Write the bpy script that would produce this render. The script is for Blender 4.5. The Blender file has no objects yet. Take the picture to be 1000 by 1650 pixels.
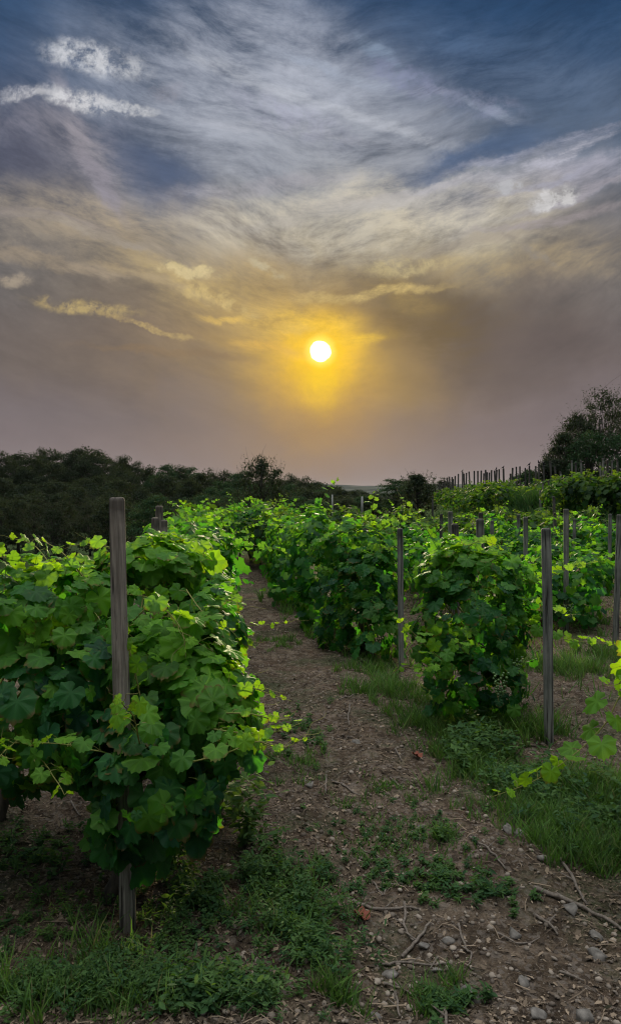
import bpy, math, random
import numpy as np
from mathutils import Vector
R = math.radians
rng = np.random.default_rng(7)
random.seed(7)
SC = bpy.context.scene
COL = SC.collection

# ------------------------------------------------------------------ camera
F = 1223.0                      # focal length in pixels of the 1000x1650 photograph
HORIZON = 790.0
CAMH = 1.6
PITCH = math.atan((825 - HORIZON) / F)
cam = bpy.data.cameras.new('camera')
cam.sensor_fit = 'VERTICAL'; cam.sensor_height = 24; cam.lens = 24 * F / 1650
cam.clip_start = 0.05; cam.clip_end = 20000
camo = bpy.data.objects.new('camera', cam); COL.objects.link(camo)
camo.location = (0, 0, CAMH); camo.rotation_euler = (R(90) - PITCH, 0, 0)
SC.camera = camo

def ray(px, py):
    a = (px - 500) / F; u = (825 - py) / F
    return np.array([a, math.cos(PITCH) + math.sin(PITCH) * u, -math.sin(PITCH) + math.cos(PITCH) * u])
def P(px, py, D):
    d = ray(px, py); return d * (D / d[1]) + np.array([0, 0, CAMH])

# ------------------------------------------------------------------ view, light, sky
vs = SC.view_settings
vs.view_transform = 'Standard'; vs.look = 'None'; vs.exposure = 0.0; vs.gamma = 1.0; vs.use_curve_mapping = False
SC.cycles.max_bounces = 8; SC.cycles.diffuse_bounces = 3; SC.cycles.transmission_bounces = 4
SC.cycles.transparent_max_bounces = 4; SC.cycles.volume_bounces = 0; SC.cycles.sample_clamp_indirect = 4
SC.cycles.use_denoising = True; SC.cycles.filter_width = 1.1

SUN_PX, SUN_PY = 516, 566
sd = ray(SUN_PX, SUN_PY); sd /= np.linalg.norm(sd)
SUN_EL = math.asin(sd[2]); SUN_AZ = math.atan2(sd[0], sd[1])
sl = bpy.data.lights.new('sun', 'SUN'); sl.energy = 5.0; sl.angle = R(3.0); sl.color = (1.0, 0.83, 0.52)
so = bpy.data.objects.new('sun', sl); COL.objects.link(so)
so.rotation_euler = Vector(sd.tolist()).to_track_quat('Z', 'Y').to_euler()

def lin(c):
    o = []
    for v in c:
        v /= 255.0
        o.append(v / 12.92 if v <= 0.04045 else ((v + 0.055) / 1.055) ** 2.4)
    return tuple(o) + (1.0,)

class NT:
    def __init__(s, tree): s.t = tree; s.n = tree.nodes; s.l = tree.links
    def node(s, typ, **kw):
        n = s.n.new(typ)
        for k, v in kw.items(): setattr(n, k, v)
        return n
    def put(s, sock, v):
        if isinstance(v, bpy.types.NodeSocket): s.l.new(v, sock)
        elif v is not None: sock.default_value = v
    def m(s, op, a, b=None, c=None, clamp=False):
        n = s.node('ShaderNodeMath', operation=op, use_clamp=clamp)
        for i, v in enumerate((a, b, c)):
            if v is not None: s.put(n.inputs[i], v)
        return n.outputs[0]
    def vm(s, op, a, b=None, out=0):
        n = s.node('ShaderNodeVectorMath', operation=op)
        s.put(n.inputs[0], a)
        if b is not None: s.put(n.inputs[1], b)
        return n.outputs[out]
    def mix(s, f, a, b, bt='MIX'):
        n = s.node('ShaderNodeMix', data_type='RGBA', blend_type=bt)
        s.put(n.inputs[0], f); s.put(n.inputs[6], a); s.put(n.inputs[7], b)
        return n.outputs[2]
    def comb(s, x, y, z=0.0):
        n = s.node('ShaderNodeCombineXYZ'); s.put(n.inputs[0], x); s.put(n.inputs[1], y); s.put(n.inputs[2], z)
        return n.outputs[0]
    def sep(s, v):
        n = s.node('ShaderNodeSeparateXYZ'); s.put(n.inputs[0], v); return n.outputs
    def noise(s, vec, scale, detail=4, rough=0.55, dist=0.0, out='Fac'):
        n = s.node('ShaderNodeTexNoise'); s.put(n.inputs['Vector'], vec)
        n.inputs['Scale'].default_value = scale; n.inputs['Detail'].default_value = detail
        n.inputs['Roughness'].default_value = rough; n.inputs['Distortion'].default_value = dist
        return n.outputs[out]
    def ramp(s, fac, stops, interp='LINEAR'):
        n = s.node('ShaderNodeValToRGB'); n.color_ramp.interpolation = interp
        e = n.color_ramp.elements
        while len(e) < len(stops): e.new(0.5)
        for el, (p, c) in zip(e, stops):
            el.position = p; el.color = c if len(c) == 4 else tuple(c) + (1,)
        s.put(n.inputs[0], fac); return n.outputs[0]
    def mapr(s, v, a, b, c=0.0, d=1.0, smooth=False):
        n = s.node('ShaderNodeMapRange', interpolation_type='SMOOTHSTEP' if smooth else 'LINEAR')
        s.put(n.inputs[0], v)
        for i, q in zip((1, 2, 3, 4), (a, b, c, d)): n.inputs[i].default_value = q
        return n.outputs[0]

def build_sky():
    w = bpy.data.worlds.new('World'); SC.world = w; w.use_nodes = True
    w.node_tree.nodes.clear(); T = NT(w.node_tree)
    d = T.node('ShaderNodeTexCoord').outputs['Generated']
    x, y, z = T.sep(d)
    yy = T.m('MAXIMUM', y, 0.06)
    u = T.m('DIVIDE', x, yy); v = T.m('DIVIDE', z, yy)
    # cirrus sheet: a level layer seen in perspective, streaks running away towards the sun
    zz = T.m('ADD', T.m('MAXIMUM', z, 0.0), 0.10)
    sx = T.m('DIVIDE', x, zz); sy = T.m('DIVIDE', y, zz)
    sheet = T.comb(sx, T.m('MULTIPLY', sy, 0.33), 0.0)
    warp = T.noise(sheet, 1.3, 3, 0.5, out='Color')
    sheet_w = T.vm('ADD', sheet, T.vm('SCALE', T.vm('SUBTRACT', warp, (0.5, 0.5, 0.5)), None))
    sheet_w.node.inputs[1].links[0].from_node.inputs[3].default_value = 0.9
    # bands of ice cloud bowed in a shallow V over the sun
    uvo = T.comb(u, v, 0.0)
    bw = T.noise(uvo, 2.6, 2, 0.5, out='Color')
    bx, by, _b = T.sep(T.vm('SUBTRACT', bw, (0.5, 0.5, 0.5)))
    uu = T.m('ADD', T.m('SUBTRACT', u, 0.02), T.m('MULTIPLY', bx, 0.16))
    bow = T.m('MULTIPLY', T.m('SQRT', T.m('ADD', T.m('MULTIPLY', uu, uu), 0.012)), 0.36)
    cc = T.m('ADD', T.m('SUBTRACT', v, bow), T.m('MULTIPLY', by, 0.12))
    streak = T.noise(T.comb(T.m('MULTIPLY', uu, 2.4), T.m('MULTIPLY', cc, 5.0), 0.3), 2.0, 9, 0.60, 0.1)
    fine = T.noise(T.comb(T.m('MULTIPLY', uu, 6.0), T.m('MULTIPLY', cc, 17.0), 3.0), 2.2, 10, 0.74, 0.2)
    soft = T.noise(sheet_w, 2.2, 6, 0.6, 0.3)
    uv = T.comb(u, v, 0.0)
    wn = T.noise(uv, 4.0, 7, 0.62, out='Color')
    wv = T.vm('SCALE', T.vm('SUBTRACT', wn, (0.5, 0.5, 0.5)), None); wv.node.inputs[3].default_value = 0.17
    uvw = T.vm('ADD', uv, wv)
    wn2 = T.noise(uv, 26.0, 5, 0.65, out='Color')
    wv2 = T.vm('SCALE', T.vm('SUBTRACT', wn2, (0.5, 0.5, 0.5)), None); wv2.node.inputs[3].default_value = 0.035
    uvs = T.vm('ADD', uv, wv2)
    wv3 = T.vm('SCALE', T.vm('SUBTRACT', T.noise(uv, 9.0, 8, 0.66, out='Color'), (0.5, 0.5, 0.5)), None); wv3.node.inputs[3].default_value = 0.06
    uvm = T.vm('ADD', uv, wv3)
    puff = T.mapr(T.noise(uv, 38.0, 8, 0.74, 0.2), 0.40, 0.58, 0.05, 1.05)
    vv = T.sep(uvw)[1]
    def V(py): return (HORIZON - py) / F
    # clear air by height above the horizon
    st = [(-60, (40, 38, 38)), (0, (134, 125, 128)), (90, (121, 111, 115)), (170, (110, 101, 104)), (290, (106, 101, 101)),
          (390, (108, 106, 106)), (490, (90, 99, 112)), (640, (66, 86, 114)), (790, (44, 72, 106)), (1100, (42, 60, 100))]
    lo, hi = -60 / F, 1100 / F
    col = T.ramp(T.mapr(vv, lo, hi), [((p / F - lo) / (hi - lo), lin(c)) for p, c in st])
    def blob(px, py, rx, ry, rot=0.0, src=None, sharp=1.0):
        r = ray(px, py); cu, cv = r[0] / r[1], r[2] / r[1]
        mp = T.node('ShaderNodeMapping', vector_type='TEXTURE')
        T.put(mp.inputs[0], src if src is not None else uvw)
        mp.inputs['Location'].default_value = (cu, cv, 0)
        mp.inputs['Rotation'].default_value = (0, 0, R(-rot))
        mp.inputs['Scale'].default_value = (rx / F, ry / F, 1)
        q = T.vm('DOT_PRODUCT', mp.outputs[0], mp.outputs[0], out='Value')
        if sharp != 1.0: q = T.m('POWER', q, sharp)
        return T.m('POWER', 2.718, T.m('MULTIPLY', q, -0.7))
    sk = T.mapr(T.m('ADD', T.m('MULTIPLY', streak, 0.7), T.m('MULTIPLY', soft, 0.3)), 0.40, 0.60, 0.12, 1.15)
    fk = T.mapr(fine, 0.36, 0.60, 0.22, 1.15); gk = T.mapr(streak, 0.35, 0.65, 0.55, 1.1)
    skf = T.m('MULTIPLY', sk, fk)
    nlay = 0; held = {}
    def lay(px, py, rx, ry, rot, c, amt, mod=None, src=None, sharp=1.0):
        nonlocal col, nlay, held
        # every eighth layer the coordinates are passed on through the colour so far (times nothing), which keeps the shader small in memory
        if nlay % 8 == 0: held = {}
        nlay += 1
        key = 'w' if src is None else ('s' if src is uvs else 'm'); s0 = uvw if src is None else src
        if key not in held:
            n_ = T.node('ShaderNodeVectorMath', operation='MULTIPLY_ADD'); T.put(n_.inputs[0], col); n_.inputs[1].default_value = (1e-7, 1e-7, 1e-7); T.put(n_.inputs[2], s0)
            held[key] = n_.outputs[0]
        src = held[key]
        mk = T.m('MULTIPLY', blob(px, py, rx, ry, rot, src, sharp), amt)
        if mod is not None: mk = T.m('MULTIPLY', mk, mod)
        col = T.mix(T.m('MINIMUM', mk, 1.0), col, lin(c))
    # broad masses: blue gaps and grey veils
    lay(900, 50, 360, 90, -4, (36, 66, 100), 0.9)
    lay(130, 15, 240, 60, 10, (50, 76, 108), 0.8)
    lay(40, 260, 150, 90, 20, (80, 82, 100), 0.85)
    lay(450, 175, 250, 130, 14, (148, 155, 170), 0.85, fk, None, 1.8)
    lay(430, 150, 260, 130, 18, (168, 172, 184), 0.75, sk, None, 1.8)
    lay(620, 270, 330, 80, -8, (154, 157, 166), 0.75, sk, None, 1.8)
    lay(480, 260, 220, 80, 0, (150, 154, 163), 0.6, fk)
    lay(250, 285, 115, 50, 38, (74, 88, 114), 1.0, None, None, 1.8)
    lay(340, 365, 100, 34, 20, (98, 98, 110), 0.8, None, None, 1.8)
    lay(760, 243, 140, 22, -20, (74, 94, 126), 1.0, None, None, 1.8)
    lay(940, 170, 170, 60, -10, (76, 94, 118), 0.7)
    lay(870, 290, 260, 26, -15, (156, 156, 170), 0.9, fk, None, 1.8)
    lay(930, 350, 230, 60, -12, (124, 120, 126), 0.8, sk)
    lay(930, 430, 200, 50, -10, (118, 110, 108), 0.7, fk)
    lay(130, 240, 36, 95, -32, (142, 138, 144), 0.8, fk)
    lay(60, 190, 90, 30, 6, (128, 126, 138), 0.6, fk)
    lay(560, 360, 260, 66, -4, (188, 182, 170), 1.0, fk, None, 1.8)
    lay(560, 405, 230, 60, -4, (196, 184, 154), 0.75, sk)
    lay(640, 440, 220, 34, -6, (190, 172, 128), 0.85, skf)
    lay(150, 380, 240, 40, 14, (150, 140, 128), 0.85, fk)
    lay(220, 430, 210, 40, 16, (164, 148, 124), 0.8, skf)
    lay(340, 490, 130, 36, 22, (180, 158, 108), 0.9, fk)
    lay(200, 488, 110, 22, 12, (102, 96, 92), 0.8)
    lay(70, 560, 260, 60, 6, (100, 92, 90), 0.7)
    # the sun's aureole in the haze
    def glow(rx, ry, dy, c, amt, pw=1.0, mod=None, dx=0):
        lay(SUN_PX + dx, SUN_PY + dy, rx, ry, 0, c, amt, mod, None if rx > 100 else uvs, pw)
    glow(280, 120, 10, (156, 130, 94), 0.42, dx=-50, mod=gk)
    glow(135, 90, 8, (202, 166, 84), 0.75, dx=-20, mod=gk)
    glow(80, 62, 82, (190, 144, 62), 0.7)
    lay(800, 450, 160, 26, -10, (162, 144, 112), 0.8, skf)
    lay(740, 530, 130, 60, 10, (92, 80, 68), 0.9, fk)
    lay(720, 500, 100, 30, 20, (96, 84, 66), 0.6, sk)
    lay(860, 570, 160, 50, 0, (96, 86, 86), 0.7)
    lay(150, 660, 260, 40, 0, (114, 107, 112), 0.5)
    lay(900, 680, 260, 40, 0, (116, 106, 112), 0.5)
    lay(650, 590, 50, 60, 0, (140, 116, 76), 0.5)
    lay(690, 525, 80, 46, 25, (104, 88, 64), 0.8, fk, uvm, 1.6)
    lay(640, 470, 60, 22, 20, (150, 128, 84), 0.7, fk, uvm, 1.6)
    glow(62, 50, 0, (238, 186, 50), 0.8, mod=gk)
    glow(38, 38, 6, (255, 203, 6), 1.0)
    lay(500, 520, 50, 12, 0, (246, 202, 70), .7, fk, uvm)
    lay(450, 560, 60, 8, 6, (214, 170, 80), .8, fk, uvm)
    lay(570, 545, 36, 7, -6, (240, 196, 60), .7, fk, uvm)
    lay(516, 615, 22, 30, 0, (250, 205, 30), 0.6, None, uvs)
    lay(860, 130, 200, 50, 8, (84, 100, 124), .7, fk, uvm)
    lay(960, 60, 120, 30, -6, (62, 86, 116), .6, fk, uvm)
    lay(720, 60, 120, 26, 14, (70, 92, 122), .6, fk, uvm)
    for px, py, rx, ry, rot, c, a in [
            (880, 235, 130, 7, -14, (150, 152, 168), .8), (840, 264, 160, 7, -16, (166, 166, 178), .9), (900, 284, 120, 6, -12, (150, 150, 164), .8), (930, 315, 110, 7, -16, (152, 148, 156), .8),
            (700, 303, 130, 8, -13, (170, 168, 172), .9), (640, 326, 120, 9, -10, (178, 174, 170), .8), (890, 352, 130, 8, -10, (148, 140, 142), .8), (780, 385, 130, 8, -8, (160, 150, 136), .8),
            (60, 350, 120, 9, 8, (138, 130, 128), .8), (150, 372, 130, 8, 12, (154, 144, 132), .9), (262, 392, 70, 9, 36, (158, 146, 130), .9), (100, 424, 150, 9, 8, (150, 136, 118), .8), (250, 448, 90, 8, 18, (166, 148, 118), .8),
            (120, 205, 15, 70, -18, (142, 138, 146), .8), (160, 290, 14, 60, -36, (136, 132, 142), .8), (400, 128, 110, 12, 26, (172, 176, 186), .8), (520, 108, 120, 9, 16, (150, 158, 174), .8), (350, 88, 70, 10, 32, (158, 164, 178), .8),
            (590, 190, 130, 10, 16, (168, 172, 182), .8), (470, 215, 130, 10, 8, (164, 167, 177), .7), (690, 146, 36, 9, 8, (150, 154, 176), .9), (785, 172, 50, 8, 14, (136, 146, 164), .8), (610, 86, 40, 10, 32, (122, 138, 160), .8),
            (420, 300, 120, 12, -4, (158, 156, 164), .7), (500, 340, 130, 9, -10, (180, 174, 166), .7), (600, 470, 110, 8, -8, (206, 180, 118), .8), (420, 520, 90, 7, 8, (214, 178, 96), .7), (270, 570, 120, 7, 4, (134, 112, 88), .7)]:
        lay(px, py, rx, ry, rot, c, a, fk, uvm, 2.0)
    # bright wisps of fine cloud
    W = [(155, 95, 68, 22, 10, (198, 200, 206), .95), (135, 163, 56, 14, 14, (196, 196, 200), 1.1), (205, 176, 44, 7, 12, (184, 186, 192), 1.1),
         (40, 148, 34, 8, -8, (188, 188, 194), .8), (270, 150, 22, 14, 0, (150, 152, 165), .6), (895, 320, 30, 12, -18, (190, 188, 188), 1.5),
         (815, 300, 20, 8, 10, (172, 172, 176), 1.3), (20, 453, 24, 10, 10, (172, 158, 140), .8), (306, 437, 42, 9, 8, (200, 182, 138), 1.4),
         (140, 494, 70, 9, 6, (184, 162, 112), .85), (240, 528, 80, 5, 17, (180, 156, 108), .8), (345, 480, 58, 12, 25, (200, 176, 120), .85),
         (428, 432, 26, 7, 30, (186, 174, 144), .7), (20, 405, 34, 14, 10, (150, 138, 124), .6), (850, 400, 46, 7, 32, (142, 134, 124), .7),
         (650, 430, 60, 12, -5, (204, 186, 138), .55), (470, 190, 90, 22, 20, (166, 168, 186), .5),
         (780, 170, 60, 16, 12, (130, 136, 160), .5), (660, 130, 60, 20, 20, (130, 136, 164), .5)]
    for px, py, rx, ry, rot, c, a in W: lay(px, py, rx * 1.1, ry * 1.1, rot, c, a * 1.1, puff, uvs, 2.2)
    # high streaks everywhere, tiny contrast
    shade = T.mapr(T.m('ADD', T.m('MULTIPLY', fine, .5), T.m('MULTIPLY', streak, .5)), 0.37, 0.63, 0.78, 1.25)
    fade = T.mapr(vv, 0.05, 0.25)
    col = T.mix(fade, col, T.mix(1.0, col, T.comb(shade, shade, shade), 'MULTIPLY'))
    # the sun itself
    dt = T.vm('DOT_PRODUCT', d, tuple(sd.tolist()), out='Value')
    ang = T.m('ARCCOSINE', T.m('MINIMUM', dt, 1.0))
    hn = T.m('MULTIPLY', T.m('SUBTRACT', T.noise(uv, 60.0, 4), 0.5), 7 / F)
    ang = T.m('ADD', ang, hn)
    halo = T.mapr(ang, 14 / F, 30 / F, 0.8, 0.0, True)
    col = T.mix(halo, col, (1.15, 0.95, 0.16, 1))
    core = T.mapr(ang, 12.5 / F, 17.5 / F, 1.0, 0.0, True)
    col = T.mix(core, col, (6.0, 5.6, 4.4, 1))
    # unseen sky behind the camera: plain, its level set as fill on the leaves
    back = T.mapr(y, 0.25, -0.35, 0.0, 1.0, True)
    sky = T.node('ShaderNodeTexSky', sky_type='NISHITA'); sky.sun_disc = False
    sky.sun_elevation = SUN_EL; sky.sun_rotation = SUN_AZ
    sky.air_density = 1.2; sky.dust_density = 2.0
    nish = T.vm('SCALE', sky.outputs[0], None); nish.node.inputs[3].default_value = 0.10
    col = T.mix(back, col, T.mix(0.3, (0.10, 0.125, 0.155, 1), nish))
    # unseen overhead sky, brightened as an added fill on leaves and ground
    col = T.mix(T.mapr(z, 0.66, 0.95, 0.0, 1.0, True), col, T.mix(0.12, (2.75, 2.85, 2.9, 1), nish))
    col = T.mix(0.008, col, nish)
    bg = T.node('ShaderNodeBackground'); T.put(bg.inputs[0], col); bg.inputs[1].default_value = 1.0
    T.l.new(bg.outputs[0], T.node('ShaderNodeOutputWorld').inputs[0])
    w.cycles.sampling_method = 'MANUAL'; w.cycles.sample_map_resolution = 256
build_sky()

# ------------------------------------------------------------------ numbers
_perm = np.random.default_rng(3).permutation(256); _val = np.random.default_rng(4).random(256)
def vnoise(x, y, s=0):
    x = np.asarray(x, float); y = np.asarray(y, float)
    xi = np.floor(x).astype(int); yi = np.floor(y).astype(int); fx = x - xi; fy = y - yi
    fx = fx * fx * (3 - 2 * fx); fy = fy * fy * (3 - 2 * fy)
    h = lambda a, b: _val[_perm[(_perm[(a + s) & 255] + b) & 255]]
    return (h(xi, yi) * (1 - fx) + h(xi + 1, yi) * fx) * (1 - fy) + (h(xi, yi + 1) * (1 - fx) + h(xi + 1, yi + 1) * fx) * fy
def sst(v, a, b):
    t = np.clip((v - a) / (b - a), 0, 1); return t * t * (3 - 2 * t)
def H(x, y):
    """height of the bare ground"""
    x = np.asarray(x, float); y = np.asarray(y, float)
    z = -1.3 * sst(-x, 1.8, 7.5) * sst(y, 1, 9)
    z = z - 2.6 * sst(-x + 0.25 * y, 6, 22) * (1 - sst(x, 4.0, 8.0) * (1 - sst(y, 60, 90)))
    z = z + 0.85 * sst(x, 4.2, 8.5) * sst(y, 14, 23) * (1 - sst(y, 58, 90))
    z = z + 0.10 * np.clip(x - 13, 0, 40) * sst(y, 16, 30) * (1 - sst(y, 70, 110))
    z = z + 3.6 * sst(-x, 2, 45) * sst(y, 75, 135) - 1.8 * sst(y, 40, 90) * sst(x, -30, 10)
    z = z - 6 * sst(y, 150, 320) - 6 * sst(y, 300, 1500)
    return z
def HM(x, y):
    """ground with its lumps and wheel ruts"""
    x = np.asarray(x, float); y = np.asarray(y, float)
    near = np.exp(-np.maximum(y - 5, 0) / 9.0)
    c = 0.42 - 0.12 * (y - 3.5) + 0.25 * np.sin(y * 0.35)
    rut = -0.035 * np.exp(-((x - c - 0.55) / 0.22) ** 2) - 0.03 * np.exp(-((x - c + 0.45) / 0.2) ** 2)
    m = 0.07 * (vnoise(x * 1.1, y * 1.1, 1) - .5) + 0.045 * (vnoise(x * 3.3, y * 3.3, 2) - .5) \
        + 0.028 * (vnoise(x * 9, y * 9, 5) - .5) + 0.016 * (vnoise(x * 24, y * 24, 9) - .5)
    return H(x, y) + (rut + m) * np.maximum(near, 0.25)
def G(px, py):
    """pixel on the ground -> point"""
    d = ray(px, py); t = 1.5
    for _ in range(400):
        p = d * t + np.array([0, 0, CAMH])
        if p[2] <= H(p[0], p[1]): break
        t *= 1.01
    return np.array([p[0], p[1], float(HM(p[0], p[1]))])

# ------------------------------------------------------------------ mesh helpers
class MB:
    def __init__(s): s.v = []; s.loops = []; s.counts = []; s.young = []; s.uv = []; s.n = 0
    def raw(s, V, faces, young=0.0, uv=None):
        V = np.asarray(V, float).reshape(-1, 3)
        s.v.append(V); fl = np.array([i for f in faces for i in f]) + s.n
        s.loops.append(fl); s.counts.append(np.array([len(f) for f in faces]))
        s.young.append(np.full(len(V), young) if np.isscalar(young) else young)
        s.uv.append(np.zeros((len(V), 2)) if uv is None else uv); s.n += len(V)
    def inst(s, tpl, M, T, young=None):
        """tpl=(V,faces,uv); M (k,3,3) columns are axes (already scaled); T (k,3)"""
        V, faces, uv = tpl; k = len(T); n = len(V)
        if k == 0: return
        W = np.einsum('kij,nj->kni', M, V) + T[:, None, :]
        s.v.append(W.reshape(-1, 3))
        fl = np.array([i for f in faces for i in f]); fc = np.array([len(f) for f in faces])
        s.loops.append((fl[None] + (np.arange(k) * n)[:, None]).ravel() + s.n); s.counts.append(np.tile(fc, k))
        yg = np.zeros(k) if young is None else np.asarray(young)
        s.young.append(np.repeat(yg, n)); s.uv.append(np.tile(uv, (k, 1))); s.n += k * n
    def tube(s, pts, rad, sides=6, cap=True, young=0.0):
        pts = np.asarray(pts, float); m = len(pts)
        rad = np.full(m, rad) if np.isscalar(rad) else np.asarray(rad, float)
        d = np.gradient(pts, axis=0); d /= np.linalg.norm(d, axis=1)[:, None] + 1e-9
        ref = np.array([0.31, 0.17, 0.93]) if abs(d[0][2]) < 0.8 else np.array([0.9, 0.3, 0.1])
        a = np.cross(d, ref); a /= np.linalg.norm(a, axis=1)[:, None] + 1e-9; b = np.cross(d, a)
        th = np.arange(sides) / sides * 2 * np.pi
        V = pts[:, None] + rad[:, None, None] * (np.cos(th)[None, :, None] * a[:, None] + np.sin(th)[None, :, None] * b[:, None])
        V = V.reshape(-1, 3); fs = []
        for i in range(m - 1):
            for j in range(sides):
                k = (j + 1) % sides; fs.append((i * sides + j, i * sides + k, (i + 1) * sides + k, (i + 1) * sides + j))
        if cap: fs.append(tuple(range(sides))[::-1]); fs.append(tuple((m - 1) * sides + j for j in range(sides)))
        s.raw(V, fs, young)
    def build(s, name, mat, parent=None, smooth=False):
        me = bpy.data.meshes.new(name)
        V = np.concatenate(s.v); L = np.concatenate(s.loops); Cn = np.concatenate(s.counts)
        me.vertices.add(len(V)); me.vertices.foreach_set('co', V.astype(np.float32).ravel())
        me.loops.add(len(L)); me.loops.foreach_set('vertex_index', L.astype(np.int32))
        me.polygons.add(len(Cn)); st = np.concatenate([[0], np.cumsum(Cn)[:-1]])
        me.polygons.foreach_set('loop_start', st.astype(np.int32))
        me.update(calc_edges=True)
        if smooth: me.polygons.foreach_set('use_smooth', np.ones(len(Cn), bool))
        yg = np.concatenate(s.young)
        at = me.attributes.new('young', 'FLOAT', 'POINT'); at.data.foreach_set('value', yg.astype(np.float32))
        uvv = np.concatenate(s.uv)
        ul = me.uv_layers.new(name='leafuv'); ul.data.foreach_set('uv', uvv[L].astype(np.float32).ravel())
        me.validate()
        me.materials.append(mat)
        o = bpy.data.objects.new(name, me); COL.objects.link(o)
        if parent is not None:
            o.parent = parent
        return o

def shift(mb, origin):
    o = np.asarray(origin, float)
    mb.v = [v - o for v in mb.v]; return mb
def tag(o, label=None, cat=None, group=None, kind=None):
    if label: o['label'] = label
    if cat: o['category'] = cat
    if group: o['group'] = group
    if kind: o['kind'] = kind
    return o
def thing(name, loc, label, cat, group=None, rz=0.0):
    o = bpy.data.objects.new(name, None); COL.objects.link(o)
    o.empty_display_size = 0.1
    o.location = [float(c) for c in loc]; o.rotation_euler = (0, 0, rz)
    return tag(o, label, cat, group)
def dup(root, loc, rz=0.0, sc=(1, 1, 1), label=None, group=None, tilt=(0, 0)):
    r = root.copy(); COL.objects.link(r)
    r.location = [float(c) for c in loc]; r.rotation_euler = (tilt[0], tilt[1], rz); r.scale = sc
    if label: r['label'] = label
    if group: r['group'] = group
    for ch in list(root.children):
        c = ch.copy(); COL.objects.link(c); c.parent = r
        for g in list(ch.children):
            d = g.copy(); COL.objects.link(d); d.parent = c
    return r
ORD = ['', 'first', 'second', 'third', 'fourth', 'fifth', 'sixth', 'seventh', 'eighth', 'ninth', 'tenth', 'eleventh', 'twelfth', 'thirteenth',
       'fourteenth', 'fifteenth', 'sixteenth', 'seventeenth', 'eighteenth', 'nineteenth', 'twentieth', 'twenty-first', 'twenty-second',
       'twenty-third', 'twenty-fourth', 'twenty-fifth', 'twenty-sixth', 'twenty-seventh', 'twenty-eighth', 'twenty-ninth', 'thirtieth',
       'thirty-first', 'thirty-second', 'thirty-third', 'thirty-fourth', 'thirty-fifth', 'thirty-sixth', 'thirty-seventh', 'thirty-eighth', 'thirty-ninth', 'fortieth', 'forty-first', 'forty-second', 'forty-third', 'forty-fourth', 'forty-fifth', 'forty-sixth', 'forty-seventh', 'forty-eighth', 'forty-ninth', 'fiftieth']

def frames(nrm, tip, scale):
    n = nrm / (np.linalg.norm(nrm, axis=1)[:, None] + 1e-9)
    t = tip - n * (n * tip).sum(1)[:, None]; t /= np.linalg.norm(t, axis=1)[:, None] + 1e-9
    r = np.cross(t, n)
    return np.stack([r, t, n], axis=2) * np.asarray(scale)[:, None, None]

# ------------------------------------------------------------------ materials
def new_mat(name):
    m = bpy.data.materials.new(name); m.use_nodes = True; m.node_tree.nodes.clear(); return m, NT(m.node_tree)
def out(T, sh, disp=None):
    o = T.node('ShaderNodeOutputMaterial'); T.l.new(sh, o.inputs[0])
def princ(T, col, rough=0.7, spec=0.4, normal=None):
    p = T.node('ShaderNodeBsdfPrincipled'); T.put(p.inputs['Base Color'], col); T.put(p.inputs['Roughness'], rough)
    p.inputs['Specular IOR Level'].default_value = spec
    if normal is not None: T.put(p.inputs['Normal'], normal)
    return p.outputs[0]
def bump(T, h, strength=0.5, dist=0.01):
    b = T.node('ShaderNodeBump'); T.put(b.inputs['Strength'], strength); b.inputs['Distance'].default_value = dist
    T.put(b.inputs['Height'], h); return b.outputs[0]

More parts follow.
